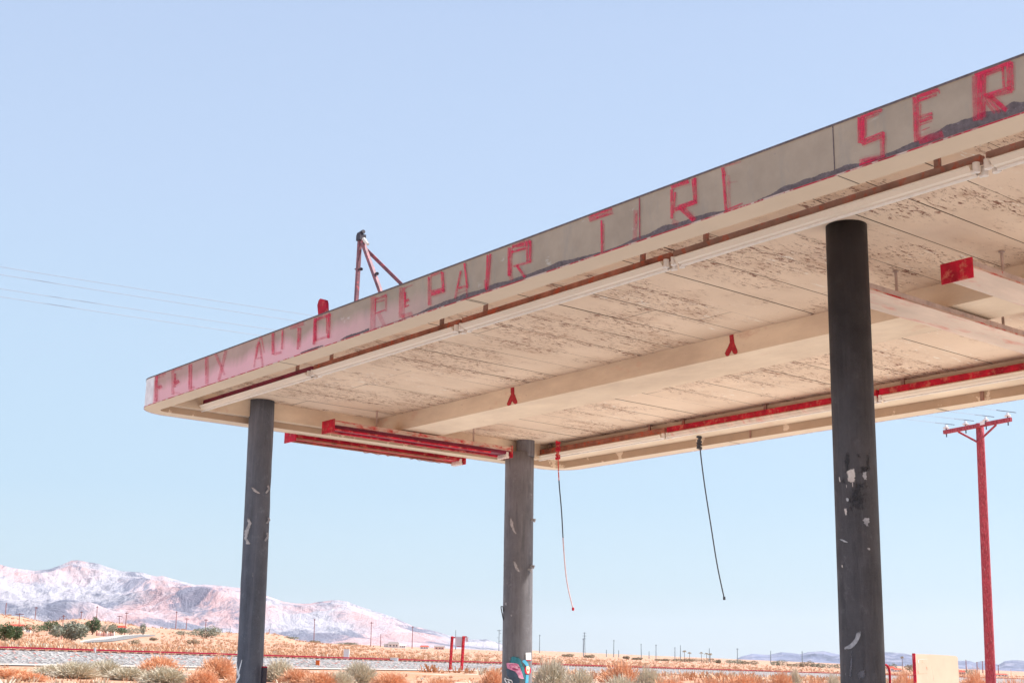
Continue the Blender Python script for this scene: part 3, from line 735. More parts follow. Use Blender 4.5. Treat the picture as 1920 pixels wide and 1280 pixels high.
# column 3 (nearest)
R3 = 77/2/FPX*(C3-EYE).dot(FW)*.985
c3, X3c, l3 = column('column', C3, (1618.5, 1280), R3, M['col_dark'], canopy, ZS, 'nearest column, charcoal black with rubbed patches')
mbd = MB()
def d3(rows, mi, rag=1.5, lift=.003): decal_cyl('rubbed_patch', rows, X3c, l3, R3, (M['blot'], M['flake'], M['scuffs'], M['ghost'])[mi], c3, lift=lift+random.random()*.001, rag=rag)
def q6(*rows): return [(700+y/4, 1440+a/4, 1440+b/4) for y, a, b in rows]
d3(q6((570, 610, 650), (600, 570, 620), (640, 555, 630), (690, 560, 620), (730, 575, 610), (760, 560, 600)), 0)
d3(q6((590, 640, 710), (610, 650, 705), (640, 680, 700)), 0); d3(q6((575, 725, 765), (640, 735, 775), (690, 735, 775), (760, 740, 780)), 0)
d3(q6((690, 660, 780), (720, 662, 775), (760, 660, 705)), 0); d3(q6((760, 540, 585), (800, 545, 590), (840, 560, 600)), 0); d3(q6((760, 665, 700), (820, 640, 745), (870, 580, 760), (920, 560, 770), (1000, 560, 740), (1100, 570, 690)), 0, 4)
d3(q6((705, 620, 655), (735, 585, 660), (780, 590, 662), (805, 590, 658), (820, 615, 640)), 1, 1.5, .005); d3(q6((730, 710, 738), (770, 705, 742), (800, 722, 742)), 2, 1, .005)
d3(q6((770, 530, 540), (815, 537, 545)), 1, .5, .005); d3(q6((810, 628, 640), (855, 632, 638)), 1, .5, .005); d3(q6((830, 584, 592), (860, 588, 592)), 1, .3, .005)
d3(q6((1005, 565, 590), (1035, 570, 596), (1070, 578, 592)), 1, .8, .005); d3(q6((930, 580, 605), (960, 590, 608)), 2, .8, .005); d3(q6((1075, 735, 765), (1100, 700, 770), (1120, 715, 760), (1150, 735, 760)), 2, 2, .005)
d3([(1010, 1572, 1580), (1017, 1585, 1594)], 2, .6, .005); d3([(1026, 1625, 1632), (1031, 1628, 1632)], 2, .6, .005); d3([(1058, 1577.5, 1580), (1064, 1578, 1581)], 1, .3, .005)
d3([(1180, 1607, 1616), (1195, 1602, 1613), (1205, 1595, 1608), (1212, 1582, 1602), (1219, 1579, 1590)], 2, .5, .005); d3([(1218, 1596, 1598), (1250, 1592, 1599), (1279, 1590, 1598)], 3, .5, .004)
d3([(1252, 1610, 1622), (1262, 1604, 1630), (1279, 1606, 1628)], 3, 2, .004)
# column 2 (rear): thin pipe to the soffit, wrapped below by a wider sleeve
CT = on_z(985.5, 826, ZS); dep2 = (CT-EYE).dot(FW)
R2 = 54/2/FPX*dep2; CS = EYE+ray(974.3, 850)*(dep2/FPX); X2c = Vector((CS.x, CS.y, CS.z))
c2, _, _ = column('column', CT, None, 34/2/FPX*dep2, M['col_brown'], canopy, ZS, 'short upper pipe of the rear column', zend=CS.z-.05)
slv, X2c, l2 = column('column_sleeve', X2c, (969, 1280), R2, M['col_brown'], canopy, CS.z, 'wide brownish grey sleeve of the rear column with stickers low down')
mb = MB()
def dd(name, rows, mat, rag=.2, lift=.003, label=None): return decal_cyl(name, [(1080+y/6.4, 880+a/6.4, 880+b/6.4) for y, a, b in rows], X2c, l2, R2, mat, slv, lift=lift, rag=rag, label=label)
dd('paint_smear', [(950, 500, 560), (970, 480, 620), (1000, 470, 640), (1030, 460, 650), (1070, 520, 660), (1120, 560, 690), (1180, 560, 700), (1279, 540, 660)], M['teal'], 1.5, .003, 'blurred teal spray paint')
dd('sticker', [(1000, 650, 670), (1020, 632, 690), (1045, 660, 705), (1070, 680, 712), (1083, 683, 700)], M['cyan'], .2, .005, 'light blue arc sticker')
dd('sticker', [(1180, 678, 712), (1230, 676, 710), (1279, 670, 708)], M['cyan'], .2, .005, 'light blue strip sticker')
dd('sticker', [(1078, 685, 712), (1095, 670, 732), (1120, 666, 740), (1150, 668, 738), (1170, 685, 722)], M['stickred'], .1, .006, 'red rimmed round sticker')
dd('sticker', [(1074, 688, 712), (1090, 682, 726), (1120, 684, 722), (1150, 690, 722), (1163, 698, 714)], M['stickcream'], .1, .0075, 'cream centre of the round sticker')
dd('sticker_dot', [(1110, 700, 706), (1122, 696, 712), (1134, 700, 706)], M['stickred'], .05, .009)
dd('notice', [(914, 676, 740), (998, 680, 742)], M['white'], 0, .005, 'small white notice with a red lower edge')
dd('notice_edge', [(999, 680, 742), (1006, 682, 742)], M['stickred'], 0, .006)
for yy in (930, 955, 978): dd('notice_mark', [(yy, 690, 696), (yy+8, 690, 696)], M['ink'], 0, .007)
dd('sticker', [(1110, 440, 475), (1150, 448, 560), (1190, 455, 590), (1240, 500, 600), (1279, 520, 600)], M['navy'], .4, .0045, 'slate blue sticker')
dd('sticker', [(1036, 452, 500), (1042, 446, 560), (1050, 446, 585), (1075, 450, 600), (1100, 458, 612), (1120, 500, 618), (1135, 545, 625), (1150, 560, 632), (1180, 582, 640), (1210, 590, 648), (1222, 610, 655), (1228, 640, 652)], M['pink'], .1, .0065, 'pink revolver sticker')
dd('sticker_ink', [(1055, 480, 580), (1062, 478, 578)], M['pinkdark'], .1, .008); dd('sticker_ink', [(1060, 484, 490), (1100, 488, 494)], M['pinkdark'], .1, .008)
dd('sticker_ink', [(1096, 520, 545), (1108, 515, 570), (1118, 530, 590), (1124, 560, 580)], M['pinkdark'], .1, .008); dd('sticker_ink', [(1080, 580, 600), (1100, 590, 606)], M['pinkdark'], .1, .008)
dd('sticker', [(1212, 425, 432), (1226, 420, 450), (1238, 420, 505), (1258, 428, 518), (1279, 440, 520)], M['white'], .2, .006, 'white outlined sticker')
dd('sticker_ink', [(1226, 432, 438), (1240, 436, 450), (1255, 445, 505), (1279, 455, 510)], M['ink'], .2, .0075); dd('sticker_ink', [(1250, 462, 470), (1266, 458, 490), (1279, 468, 492)], M['white'], .2, .009)
def dq(rows, mat, name='scrape', lift=.004): return decal_cyl(name, [(720+y/3.2, 480+a/3.2, 480+b/3.2) for y, a, b in rows], X2c, l2, R2, mat, slv, lift=lift, rag=.9)
dq([(790, 1522, 1530), (830, 1520, 1546), (850, 1528, 1548), (880, 1540, 1560), (908, 1562, 1570)], M['scuffs']); dq([(1050, 1535, 1552), (1080, 1545, 1566), (1110, 1555, 1580), (1134, 1580, 1588)], M['scuffs'])
dd('scrape', [(310, 428, 452), (325, 425, 450), (350, 432, 450)], M['scuffs']); dd('scrape', [(452, 498, 514), (470, 492, 518), (482, 500, 510)], M['scuffs'])
mb = MB()
for (px, py) in ((997, 974), (995, 1061), (990, 1067)):
    P = cyl_hit(px, py, X2c, l2, R2); mb = MB(); mb.tube([P, P+Vector((.02, -.05, .0)), P+Vector((.01, -.035, -.03))], .016, 6); mb.build('bent_bracket', M['scuff'], slv)
P = cyl_hit(944, 1162, X2c, l2, R2); dp = (P-EYE).dot(FW); Q = at(939.5, 1139, dp)
mb = MB(); mb.tube([P, Q, Q+Vector((0, 0, .02)), Q+(P-Q)*.05+Vector((.03, 0, .03)), Q+(P-Q)*.3+Vector((.03, 0, 0))], .008, 6); mb.build('wire_hook', M['darkmetal'], slv)
mb = MB()
# strap line round the sleeve
for zz_ in (at(970, 967, dep2).z, at(970, 1064, dep2).z):
    c_ = Vector((X2c.x+l2.x*(X2c.z-zz_), X2c.y+l2.y*(X2c.z-zz_), zz_)); mb = MB(); mb.tube([c_-Vector((0, 0, .004)), c_+Vector((0, 0, .004))], R2+.003, 40); mb.build('strap', M['col_brown'], slv)
# other columns of the two rows, outside the photograph
for xy, m_, lb in (((C3.x+4.0, C3.y-.02), 'col_brown', 'rear column beside the nearest one'), ((C3.x, C3.y-8.55), 'col_grey', 'front column at the near end'), ((C3.x+4.0, C3.y-8.55), 'col_brown', 'rear column at the near end')):
    column('column', xy, None, R3, M[m_], canopy, ZS, lb)

# ================================================================== LIGHT FIXTURES under the canopy
def strip_light(x, ya, yb, chan, refl, label, group, zc_, plug_end=True, cw=.06, ch=.052, rw=.17, rh=.055):
    """batten light running along y"""
    y0, y1 = min(ya, yb)+.02, max(ya, yb)-.02
    t_ = thing('strip_light', (x, (y0+y1)/2, zc_), label, 'light', group)
    mb = MB(); mb.box((x-cw/2, y0, zc_), (x+cw/2, y1, zc_+ch)); mb.build('channel', M[chan], t_, bevel=.004)
    # reflector: folded trough section
    sec = [(-cw/2-.004, 0), (-rw/2, -rh*.35), (-rw/2, -rh*.45), (-rw*.42, -rh*.5), (-rw*.3, -rh), (rw*.3, -rh*1.05), (rw*.42, -rh*.55), (rw/2+.005, -rh*.5), (rw/2+.005, -rh*.36), (cw/2+.004, 0)]
    mb = MB(); b = mb.add([(x+a, y0+.05, zc_-.002+c) for a, c in sec]+[(x+a, y1-.05, zc_-.002+c) for a, c in sec], [])
    n = len(sec)
    for i in range(n): j = (i+1) % n; mb.f.append((b+i, b+n+i, b+n+j, b+j)); mb.m.append(0)
    mb.f.append(tuple(b+i for i in range(n))); mb.m.append(0); mb.f.append(tuple(b+n+i for i in range(n))[::-1]); mb.m.append(0)
    mb.build('reflector', M[refl], t_)
    mb = MB(); mb.tube([(x+rw/2+.004, y0+.05, zc_-rh*.45), (x+rw/2+.004, y1-.05, zc_-rh*.45)], .009, 8); mb.tube([(x+.01, y0+.05, zc_-rh*1.12), (x+.01, y1-.05, zc_-rh*1.12)], .013, 8); mb.build('lamp_tube', M['plug'], t_)
    for ye_, sg in ((y0, 1), (y1, -1)):
        for dx in (-.045, .045):
            mb = MB(); P = Vector((x+dx, ye_+sg*.03, zc_-rh*1.0))
            mb.tube([P+Vector((0, -sg*.012, .05)), P+Vector((0, -sg*.012, -.012))], .022, 12); mb.tube([P+Vector((0, -sg*.03, -.002)), P+Vector((0, sg*.02, -.002))], .014, 10)
            mb.build('lamp_holder', M['plug'], t_, smooth=False)
    for q in (.12, .88) if abs(y1-y0) < 3 else (.08, .5, .92):
        y = y0+(y1-y0)*q; mb = MB(); mb.box((x-.012, y-.02, zc_+ch), (x+.012, y+.02, ZS-.002)); mb.box((x-.03, y-.035, ZS-.008), (x+.03, y+.035, ZS-.003))
        mb.build('hanger', M['rust_brown'], t_)
    return t_
ZF = ZS-.145
XF = on_z(870, 608, ZF).x+.0
fy = [on_x(px, py, XF).y for px, py in ((357, 768), (590, 698), (868, 606), (1264, 487), (1848, 302))]
GF = 'strip lights along the front edge of the soffit'
strip_light(XF, fy[0], fy[1], 'maroon', 'enamel', 'strip light nearest the rounded left corner, with a maroon channel', GF, ZF)
strip_light(XF, fy[1], fy[2], 'rust_orange', 'enamel', 'front strip light with an orange rust channel, right of the far left column top', GF, ZF)
strip_light(XF, fy[2], fy[3], 'rust_orange', 'enamel', 'front strip light hanging below the letters of REPAIR and the first letter of TIRE', GF, ZF)
strip_light(XF, fy[3], fy[4], 'rust_brown', 'enamel', 'long front strip light with a brown channel above the nearest column', GF, ZF)
strip_light(XF, fy[4], fy[4]-2.6, 'rust_brown', 'enamel', 'front strip light cut off by the right edge of the photo', GF, ZF)
XQ = on_z(1250, 812, ZF).x; GR = 'strip lights along the rear edge of the soffit'
ry_ = [on_x(px, py, XQ).y for px, py in ((1004, 858), (1252, 814), (1650, 748))]
strip_light(XQ, ry_[0], ry_[1], 'rust_orange', 'enamel', 'rear strip light with orange channel just right of the rear column', GR, ZF, cw=.08, ch=.07)
strip_light(XQ, ry_[1], ry_[2], 'rust', 'stained', 'rear strip light with bright red channel passing behind the nearest column', GR, ZF, cw=.08, ch=.07)
strip_light(XQ, ry_[2], ry_[2]-3.6, 'rust', 'enamel', 'rear strip light with red channel and cream tube at the right edge', GR, ZF, cw=.08, ch=.07)
def box_light(xa, xb, y, wd, hd, z, body, under, endm, label, group, open_, plugs=True):
    """wide box light running across the canopy (x)"""
    t_ = thing('box_light', ((xa+xb)/2, y, z), label, 'light', group)
    if open_:
        mb = MB(); mb.box((xa+.01, y-wd/2, z+hd*.55), (xb-.01, y+wd/2, z+hd)); mb.build('housing', M[body], t_, bevel=.006)
        mb = MB(); mb.box((xa+.012, y-wd*.36, z+.022), (xb-.012, y+wd*.36, z+hd*.55-.002)); mb.build('pan', M[under], t_)
        for s_ in (-1, 1):
            mb = MB(); mb.box((xa+.012, y+s_*wd*.40-.02, z), (xb-.35 if s_ < 0 else xb-.012, y+s_*wd*.40+.02, z+.022)); mb.build('side_lip', M['rust'] if body != 'rust' else M['rust_orange'], t_, bevel=.003)
    else:
        sec = [(-wd/2, hd-.004), (-wd/2, hd-.05), (-wd/2+.006, hd-.056), (wd*.22, .0), (wd*.42, .004), (wd/2, .03), (wd/2, hd-.004)]
        for nm, ii, mt in (('housing', [(0, 1), (5, 6), (6, 0)], body), ('diffuser', [(1, 2), (2, 3), (3, 4), (4, 5)], under)):
            mb = MB(); n = len(sec); b = mb.add([(xa+.01, y+a, z+c) for a, c in sec]+[(xb-.01, y+a, z+c) for a, c in sec], [])
            for p_, q_ in ii: mb.f.append((b+p_, b+q_, b+n+q_, b+n+p_)); mb.m.append(0)
            mb.build(nm, M[mt], t_)
        mb = MB(); mb.box((xa+.01, y-wd/2-.004, z+hd-.060), (xb-.01, y-wd/2-.001, z+hd-.046)); mb.build('edge_trim', M['rust_streaked'], t_)
    for x_ in (xa, xb):
        mb = MB(); mb.box((x_-.008, y-wd/2-.012, z-.025), (x_+.008, y+wd/2+.012, z+hd+.015)); mb.build('end_plate', M[endm], t_, bevel=.004)
    if plugs:
        for k_ in range(4 if open_ else 2):
            mb = MB(); yy = y-wd/2+.05+(wd-.1)*k_/(3 if open_ else 1); P = Vector((xb-.05, yy, z-.01)); mb.tube([P+Vector((0, 0, .06)), P-Vector((0, 0, .02))], .026, 12); mb.tube([P-Vector((.03, 0, 0)), P+Vector((.03, 0, 0))], .016, 8)
            mb.build('lamp_holder', M['plug'], t_)
    if open_:
        for q in range(3):
            mb = MB(); yy = y+random.uniform(-.06, .06); xx = xa+(xb-xa)*(.4+.15*q)
            mb.tube([(xx+i*.07, yy+.02*sin(i*2.1+q), z-.005-.025*abs(sin(i*1.3+q))) for i in range(8)], .004, 5); mb.build('loose_wire', M['rust_orange'], t_)
    for q in (.25, .8):
        x_ = xa+(xb-xa)*q; mb = MB(); mb.tube([(x_, y, z+hd), (x_, y, ZS-.003)], .012, 8); mb.tube([(x_, y, ZS-.010), (x_, y, ZS-.004)], .024, 10); mb.build('hanger', M['rail_tan'], t_)
    return t_
GX = 'box lights slung across the canopy'
ZA = ZB-.135
PA0, PA1 = on_z(614, 808, ZA), on_z(950, 856, ZA)
box_light(PA0.x, PA1.x, (PA0.y+PA1.y)/2, .26, .12, ZA, 'rust_streaked', 'maroon', 'rust', 'open box light between the two far columns, upper one, rusty with wires hanging', GX, True)
PB0, PB1 = on_z(540, 826, ZA), on_z(866, 868, ZA)
box_light(PB0.x, PB1.x, (PB0.y+PB1.y)/2, .26, .12, ZA, 'rust', 'rust', 'rust', 'bright red box light against the sky, lower of the far pair', GX, True)
PC0 = on_z(1795, 521, ZA)
box_light(PC0.x, PC0.x+2.5, PC0.y, .24, .115, ZA, 'rail_tan', 'stained', 'rust', 'box light with crimson end plate right of the nearest column', GX, False)
PD0 = on_z(1830, 628, ZA)
PD1 = on_z(1900, 655, ZA)
box_light(on_z(1615, 545, ZA).x, PD0.x+1.0, PD0.y, .24, .115, ZA, 'rail_tan', 'stained', 'rust', 'box light with red stained cover emerging behind the nearest column', GX, False)
# hanging cables
def cable(name, pts, r, mats, label, knot):
    P = [Vector(p) for p in pts]; sm = []
    for i in range(len(P)-1):
        for k_ in range(6):
            t_ = k_/6; p0, p1, p2, p3 = P[max(i-1, 0)], P[i], P[i+1], P[min(i+2, len(P)-1)]
            sm.append(.5*((2*p1)+(p2-p0)*t_+(2*p0-5*p1+4*p2-p3)*t_**2+(3*p1-p0-3*p2+p3)*t_**3))
    sm.append(P[-1]); t_ = thing(name, P[0], label, 'cable', 'cables hanging from the rear of the canopy')
    n_s = len(sm)
    for (ia, ib, mt_) in ((0, 7, M['cable_red']), (6, n_s*55//100, M['cable']), (n_s*55//100-1, n_s, M['cable_pale'])) if knot else ((0, n_s, mats[0]),):
        mb = MB(); mb.tube(sm[ia:ib], r, 6); mb.build('cord', mt_, t_, smooth=True)
    mb = MB(); e = P[-1]; mb.tube([e+Vector((0, 0, .02)), e-Vector((0, 0, .02))], r*1.9, 8); mb.build('end_knot', mats[1], t_)
    mb = MB()
    for i in range(7): a = random.uniform(0, 6.28); mb.tube([P[0]+Vector((.03*cos(a), .03*sin(a), .10-.035*i)), P[0]+Vector((-.03*cos(a), -.03*sin(a), .08-.035*i))], .02, 6)
    mb.build('tie', mats[1] if knot else mats[0], t_); return t_
cable('hanging_cable', [at(x, y, 18.0) for x, y in ((1046, 842), (1048, 900), (1053, 960), (1057, 1030), (1063, 1090), (1074.5, 1141))], .0085, (M['cable'], M['rust']), 'thin cable hanging right of the rear column, tied with a red knot', True)
cable('hanging_cable', [at(x, y, 17.2) for x, y in ((1311, 822), (1315, 862), (1322, 915), (1333, 985), (1345, 1060), (1358, 1121))], .0085, (M['cable'], M['cable']), 'dark cable hanging free between the rear and nearest columns', False)
# ================================================================== ON THE ROOF
XT = X0+.45
mast = thing('roof_mast', on_x(677, 570, XT), 'three legged reddish sign mast standing on the canopy roof', 'mast')
apx = on_x(677, 446, XT)
def leg(name, a, px, py, X, w_, mat):
    b = on_x(px, py, X); mb = MB(); d = (b-a); b2 = a+d*((a.z-(ZFT-.03))/(a.z-b.z)); mb.bar(a, b2, w_, w_); mb.build(name, mat, mast, bevel=.004)
leg('leg', on_x(675, 444, XT), 668, 565, XT, .036, M['mast']); leg('leg', on_x(679, 452, XT), 714, 548, XT+.0, .036, M['mast']); leg('leg', on_x(681, 462, XT+.02), 752, 532, XT+.25, .034, M['mast'])
mb = MB(); mb.bar(apx+Vector((0, 0, -.03)), apx+Vector((0, 0, .03)), .07, .07); mb.tube([apx+Vector((-.03, -.03, .035)), apx+Vector((.03, .03, .045))], .012, 8); mb.tube([on_x(672, 440, XT), on_x(682, 434, XT)], .02, 8); mb.build('cap', M['darkmetal'], mast)
mb = MB(); mb.tube([on_x(682, 448, XT), on_x(686, 454, XT)], .018, 10); mb.tube([on_x(684, 452, XT), on_x(690, 458, XT)], .014, 10); mb.build('lamp_socket', M['plug'], mast)
for (px, py) in ((675, 504.5), (705, 513)):
    mb = MB(); mb.tube([on_x(px-9 if px < 700 else px-3, py, XT), on_x(px+3, py, XT)], .008, 6); mb.tube([on_x(px+1, py, XT), on_x(px+3, py, XT)], .016, 8); mb.build('bolt', M['darkmetal'], mast)
XP = X0+.12
mb = MB(); pr = [(597, 600), (594.5, 572), (597, 563), (600, 559.5), (610, 562), (611.5, 568), (612.5, 600)]
f_ = [on_x(px, py, XP) for px, py in pr]; b_ = [p+Vector((.03, 0, 0)) for p in f_]; n = len(f_)
mb.add(f_+b_, [tuple(range(n)), tuple(range(n, 2*n))[::-1]]+[(i, i+n, (i+1) % n+n, (i+1) % n) for i in range(n)])
o = mb.build('roof_bracket', M['rust'], bevel=.004); tag(o, 'short bright red metal bracket sticking up from the roof edge', 'bracket')

# ================================================================== UTILITY POLE AND WIRES, right
DP = 42
B0 = at(1858, 1280, DP); T0 = at(1837, 793, DP); gnd = gz(B0.x, B0.y)
pole = thing('utility_pole', (B0.x, B0.y, gnd), 'tall red stained timber utility pole with crossarm and white insulators', 'utility pole')
d = (B0-T0); foot = T0+d*((T0.z-gnd+.5)/(T0.z-B0.z))
mb = MB(); mb.tube([T0+(foot-T0)*i/12 for i in range(13)], .12, 20, r2=.165); o = mb.build('shaft', M['pole_red'], pole, smooth=True)
aL, aR = at(1770.5, 812, 43.3), at(1895.5, 788, 40.9)
mid = (aL+aR)/2; off = (EYE-mid); off.z = 0; off.normalize(); off *= .20
mb = MB(); mb.bar(aL+off, aR+off, .10, .125); mb.build('crossarm', M['pole_red'], pole, bevel=.008)
for (px, py, dd_, qx, qy) in ((1797, 811, 42.9, 1834, 831), (1868, 798, 41.4, 1835, 829)):
    mb = MB(); mb.bar(at(px, py, dd_)+off, at(qx, qy, DP)+off, .03, .06); mb.build('brace', M['pole_red'], pole)
ins = []
for (px, py, dd_) in ((1775, 803, 43.2), (1812.5, 796, 42.5), (1850.5, 788.5, 41.8), (1890, 780.5, 41.0)):
    P = at(px, py, dd_)+off; t_ = (px-1770.5)/125; base = (aL+off)+(aR-aL)*t_; base.z += .07
    P = Vector((base.x, base.y, base.z+.12))
    mb = MB(); mb.tube([base-Vector((0, 0, .24)), base+Vector((0, 0, .06))], .018, 8)
    ob = mb.build('insulator_pin', M['darkmetal'], pole)
    mb = MB(); mb.tube([base+Vector((0, 0, .04)), base+Vector((0, 0, .07))], .095, 14); mb.tube([base+Vector((0, 0, .07)), base+Vector((0, 0, .15))], .06, 14, r2=.035); mb.build('insulator', M['insul'], pole, smooth=False)
    ins.append(base+Vector((0, 0, .19)))
for P in ((1815, 802, 42.5), (1842, 795.5, 41.9)):
    q = at(*P)+off*1.4; mb = MB(); mb.bar(q-(aR-aL).normalized()*.09, q+(aR-aL).normalized()*.09, .02, .12); mb.build('tag_plate', M['insul'], pole)
# overhead wires: hang from the insulators, run left over the canopy
WY = [((0, 556), (489, 629)), ((0, 541), (322, 590)), ((0, 514.5), (395, 577)), ((0, 500), (590, 592))]
LW = ['lowest and brightest overhead wire in the upper left sky', 'third overhead wire from the top at the left edge', 'second overhead wire from the top at the left edge', 'topmost overhead wire at the left edge of the sky']
for P, ((xa, ya), (xb, yb)), lb in zip(ins, WY, LW):
    xc, yc = proj(P); dc = (P-EYE).dot(FW)
    def yq(x): return ya*(x-xb)*(x-xc)/((xa-xb)*(xa-xc))+yb*(x-xa)*(x-xc)/((xb-xa)*(xb-xc))+yc*(x-xa)*(x-xb)/((xc-xa)*(xc-xb))
    inv0, inv1 = 1/26., 1/dc; pts = []
    for i in range(61):
        x = -420+(xc+420)*i/60; s_ = (x)/(xc); pts.append(at(x, yq(x), 1/(inv0+(inv1-inv0)*s_)))
    mb = MB(); mb.tube(pts, .006, 5); o = mb.build('power_line', M['wire'], smooth=True); tag(o, lb, 'wire', 'overhead wires running to the red utility pole')
    mb = MB()
# short wire tails right of each insulator
for P in ins:
    mb = MB(); d_ = (pts[-1]-pts[-2]).normalized(); mb.tube([P-d_*.5, P+d_*.4], .010, 6); mb.build('wire_tail', M['darkmetal'], pole)

# ================================================================== STREET OBJECTS
# peach board, right: turned towards the sun
DC = 24
c0_ = at(1716, 1225, DC); nz = radians(184); nrm_ = Vector((sin(nz), cos(nz), 0)); bk = -nrm_; rtf = Vector((nrm_.y*-1, nrm_.x, 0))
if rtf.dot(RT) < 0: rtf = -rtf
lo_, hi_ = .1, 4.
for _ in range(40):
    md_ = (lo_+hi_)/2
    if proj(c0_+rtf*md_)[0] < 1795.5: lo_ = md_
    else: hi_ = md_
wdt = md_; gB = min(gz(c0_.x, c0_.y), gz((c0_+rtf*wdt).x, (c0_+rtf*wdt).y)); H = c0_.z-gB
zr_ = EYE.z+ray(1795.5, 1229).z*sqrt((c0_+rtf*wdt).x**2+(c0_+rtf*wdt).y**2)/sqrt(ray(1795.5, 1229).x**2+ray(1795.5, 1229).y**2)
Hr = zr_-gB
cab = thing('sign_board', (c0_.x, c0_.y, gB), 'blank sun bleached peach board with a scraped square, left of the red pole', 'board')
def CP(u, v, b): return Vector((c0_.x, c0_.y, gB))+rtf*u+Vector((0, 0, v))+bk*b
mb = MB(); rr = .05; prf = [(0, -.2), (wdt, -.2), (wdt, Hr-rr)]+[(wdt-rr*1.6+rr*1.6*cos(a), Hr-rr+rr*sin(a)) for a in (pi/8, pi/4, pi*3/8, pi/2)]+[(wdt*.5, (H+Hr)/2+.004), (rr*.6, H), (0, H-.02)]
mb.add([CP(u, v, 0) for u, v in prf]+[CP(u, v, .05) for u, v in prf], [tuple(range(len(prf))), tuple(range(len(prf), 2*len(prf)))[::-1]]+[(i, i+len(prf), (i+1) % len(prf)+len(prf), (i+1) % len(prf)) for i in range(len(prf))])
mb.build('panel', M['panel'], cab)
mb = MB(); mb.add([CP(-.02, -.2, -.005), CP(-.002, -.2, -.005), CP(-.002, -.2, .055), CP(-.02, -.2, .055), CP(-.02, H+.01, -.005), CP(-.002, H+.01, -.005), CP(-.002, H+.01, .055), CP(-.02, H+.01, .055)], [(0,3,2,1),(4,5,6,7),(0,1,5,4),(1,2,6,5),(2,3,7,6),(3,0,4,7)])
mb.build('edge_strip', M['rust'], cab)
def zb7(x, y): return (1620+x/6.4, 1080+y/6.4)
def on_board(px, py):
    d = ray(px, py); k_ = (c0_-EYE).dot(nrm_)/d.dot(nrm_); P = EYE+d*k_; return ((P-c0_).dot(rtf), P.z-gB)
for (x0_, y0_, x1_, y1_, w_, mi) in ((650, 1010, 648, 1165, 3, 0), (640, 1168, 755, 1162, 2.2, 0), (652, 1000, 650, 1040, 14, 1), (750, 1080, 757, 1120, 9, 0), (655, 992, 760, 990, 4, 1), (690, 1020, 725, 1045, 3, 0), (700, 1000, 690, 1060, 2.4, 0), (645, 1130, 655, 1165, 7, 0)):
    a, b = on_board(*zb7(x0_, y0_)), on_board(*zb7(x1_, y1_)); k_ = w_/6.4*DC/FPX
    A3, B3 = CP(a[0], a[1], -.004-mi*.001), CP(b[0], b[1], -.004-mi*.001); d_ = (B3-A3).normalized(); sdv = d_.cross(bk).normalized()*k_*.5
    mb = MB(); mb.add([A3-sdv, A3+sdv, B3+sdv*.5, B3-sdv*.5], [(0, 1, 2, 3)]); mb.build('scrape', M['scratch'] if mi == 0 else M['white'], cab)
# bent pipe beside the nearest column
pts = [at(*zb7(x, y), 13) for x, y in ((215, 1062), (265, 1060), (285, 1075), (300, 1110), (308, 1160), (312, 1280), (316, 1600))]
gp = gz(pts[-1].x, pts[-1].y); pts[-1].z = min(pts[-1].z, gp-.05); l_ = pts[0].copy(); l_.z = gp-.05
mb = MB(); mb.tube([Vector((l_.x, l_.y, l_.z)), Vector((l_.x, l_.y, pts[0].z-.08))]+pts, .012, 8)
tag(mb.build('bent_pipe', M['rust'], smooth=True), 'thin bent red pipe hoop beside the foot of the nearest column', 'pipe')
# two post trackside sign, seen from behind
Ps = ground_at(861, 1257); Pd = (Ps-EYE).dot(FW)
ts = thing('trackside_sign', Ps, 'trackside sign on two red timber posts in front of the embankment', 'sign')
for (px, pt, qx, qb) in ((848, 1192.5, 844, 1253), (869.5, 1192, 865.5, 1254)):
    mb = MB(); a, b = at(px, pt, Pd), at(qx, qb, Pd); mb.bar(a, b+(b-a).normalized()*.4, 4*Pd/FPX, 4*Pd/FPX); mb.build('post', M['rust'], ts)
for xa_, xb_, yy_ in ((850, 854, 1194.5), (871, 875, 1193)):
    mb = MB(); mb.bar(at(xa_, yy_, Pd), at(xb_, yy_-.1, Pd), .05, 2.2*Pd/FPX); mb.build('bracket', M['rust'], ts)
mb = MB(); a, b = at(853.5, 1201.5, Pd+.2), at(866.5, 1201.5, Pd+.2); mb.bar(a, b, .03, 17*Pd/FPX); mb.build('panel', M['sign_grey'], ts)
mb = MB(); a, b = at(873, 1198, Pd+.2), at(878, 1198, Pd+.2); mb.bar(a, b, .06, 9*Pd/FPX); mb.build('end_panel', M['sign_grey'], ts)
mb = MB(); a, b = at(856, 1211, Pd+.1), at(866, 1211.7, Pd+.1); mb.bar(a, b, .03, 1.3*Pd/FPX); mb.build('lower_rail', M['rust'], ts)
# trackside objects
def on_track(px, py, o_):
    d = ray(px, py); k_ = (A_+N_*o_).dot(N_)/Vector((d.x, d.y, 0)).dot(N_); return EYE+d*k_
def tbox(name, px, yt, yb, wpx, o_, mat, label, cat, capm=None):
    P = on_track(px, yb, o_); dp = (P-EYE).dot(FW); wv = wpx*dp/FPX; hv = (yb-yt)*dp/FPX
    t_ = thing(name, P, label, cat); r_ = Vector((RT.x, RT.y, 0)).normalized()
    mb = MB(); mb.bar(P-Vector((0, 0, .4)), P+Vector((0, 0, hv*.9)), wv, wv*.6, up=tuple(Vector((FW.x, FW.y, 0)).normalized())); mb.build('body', mat, t_)
    mb = MB(); mb.bar(P+Vector((0, 0, hv*.9+.002)), P+Vector((0, 0, hv)), wv*1.12, wv*.75, up=tuple(Vector((FW.x, FW.y, 0)).normalized())); mb.build('lid', capm or mat, t_)
    return t_
tbox('signal_box', 649.5, 1216.5, 1229, 10, 8, M['white'], 'small white signal box standing behind the track', 'box', M['white'])
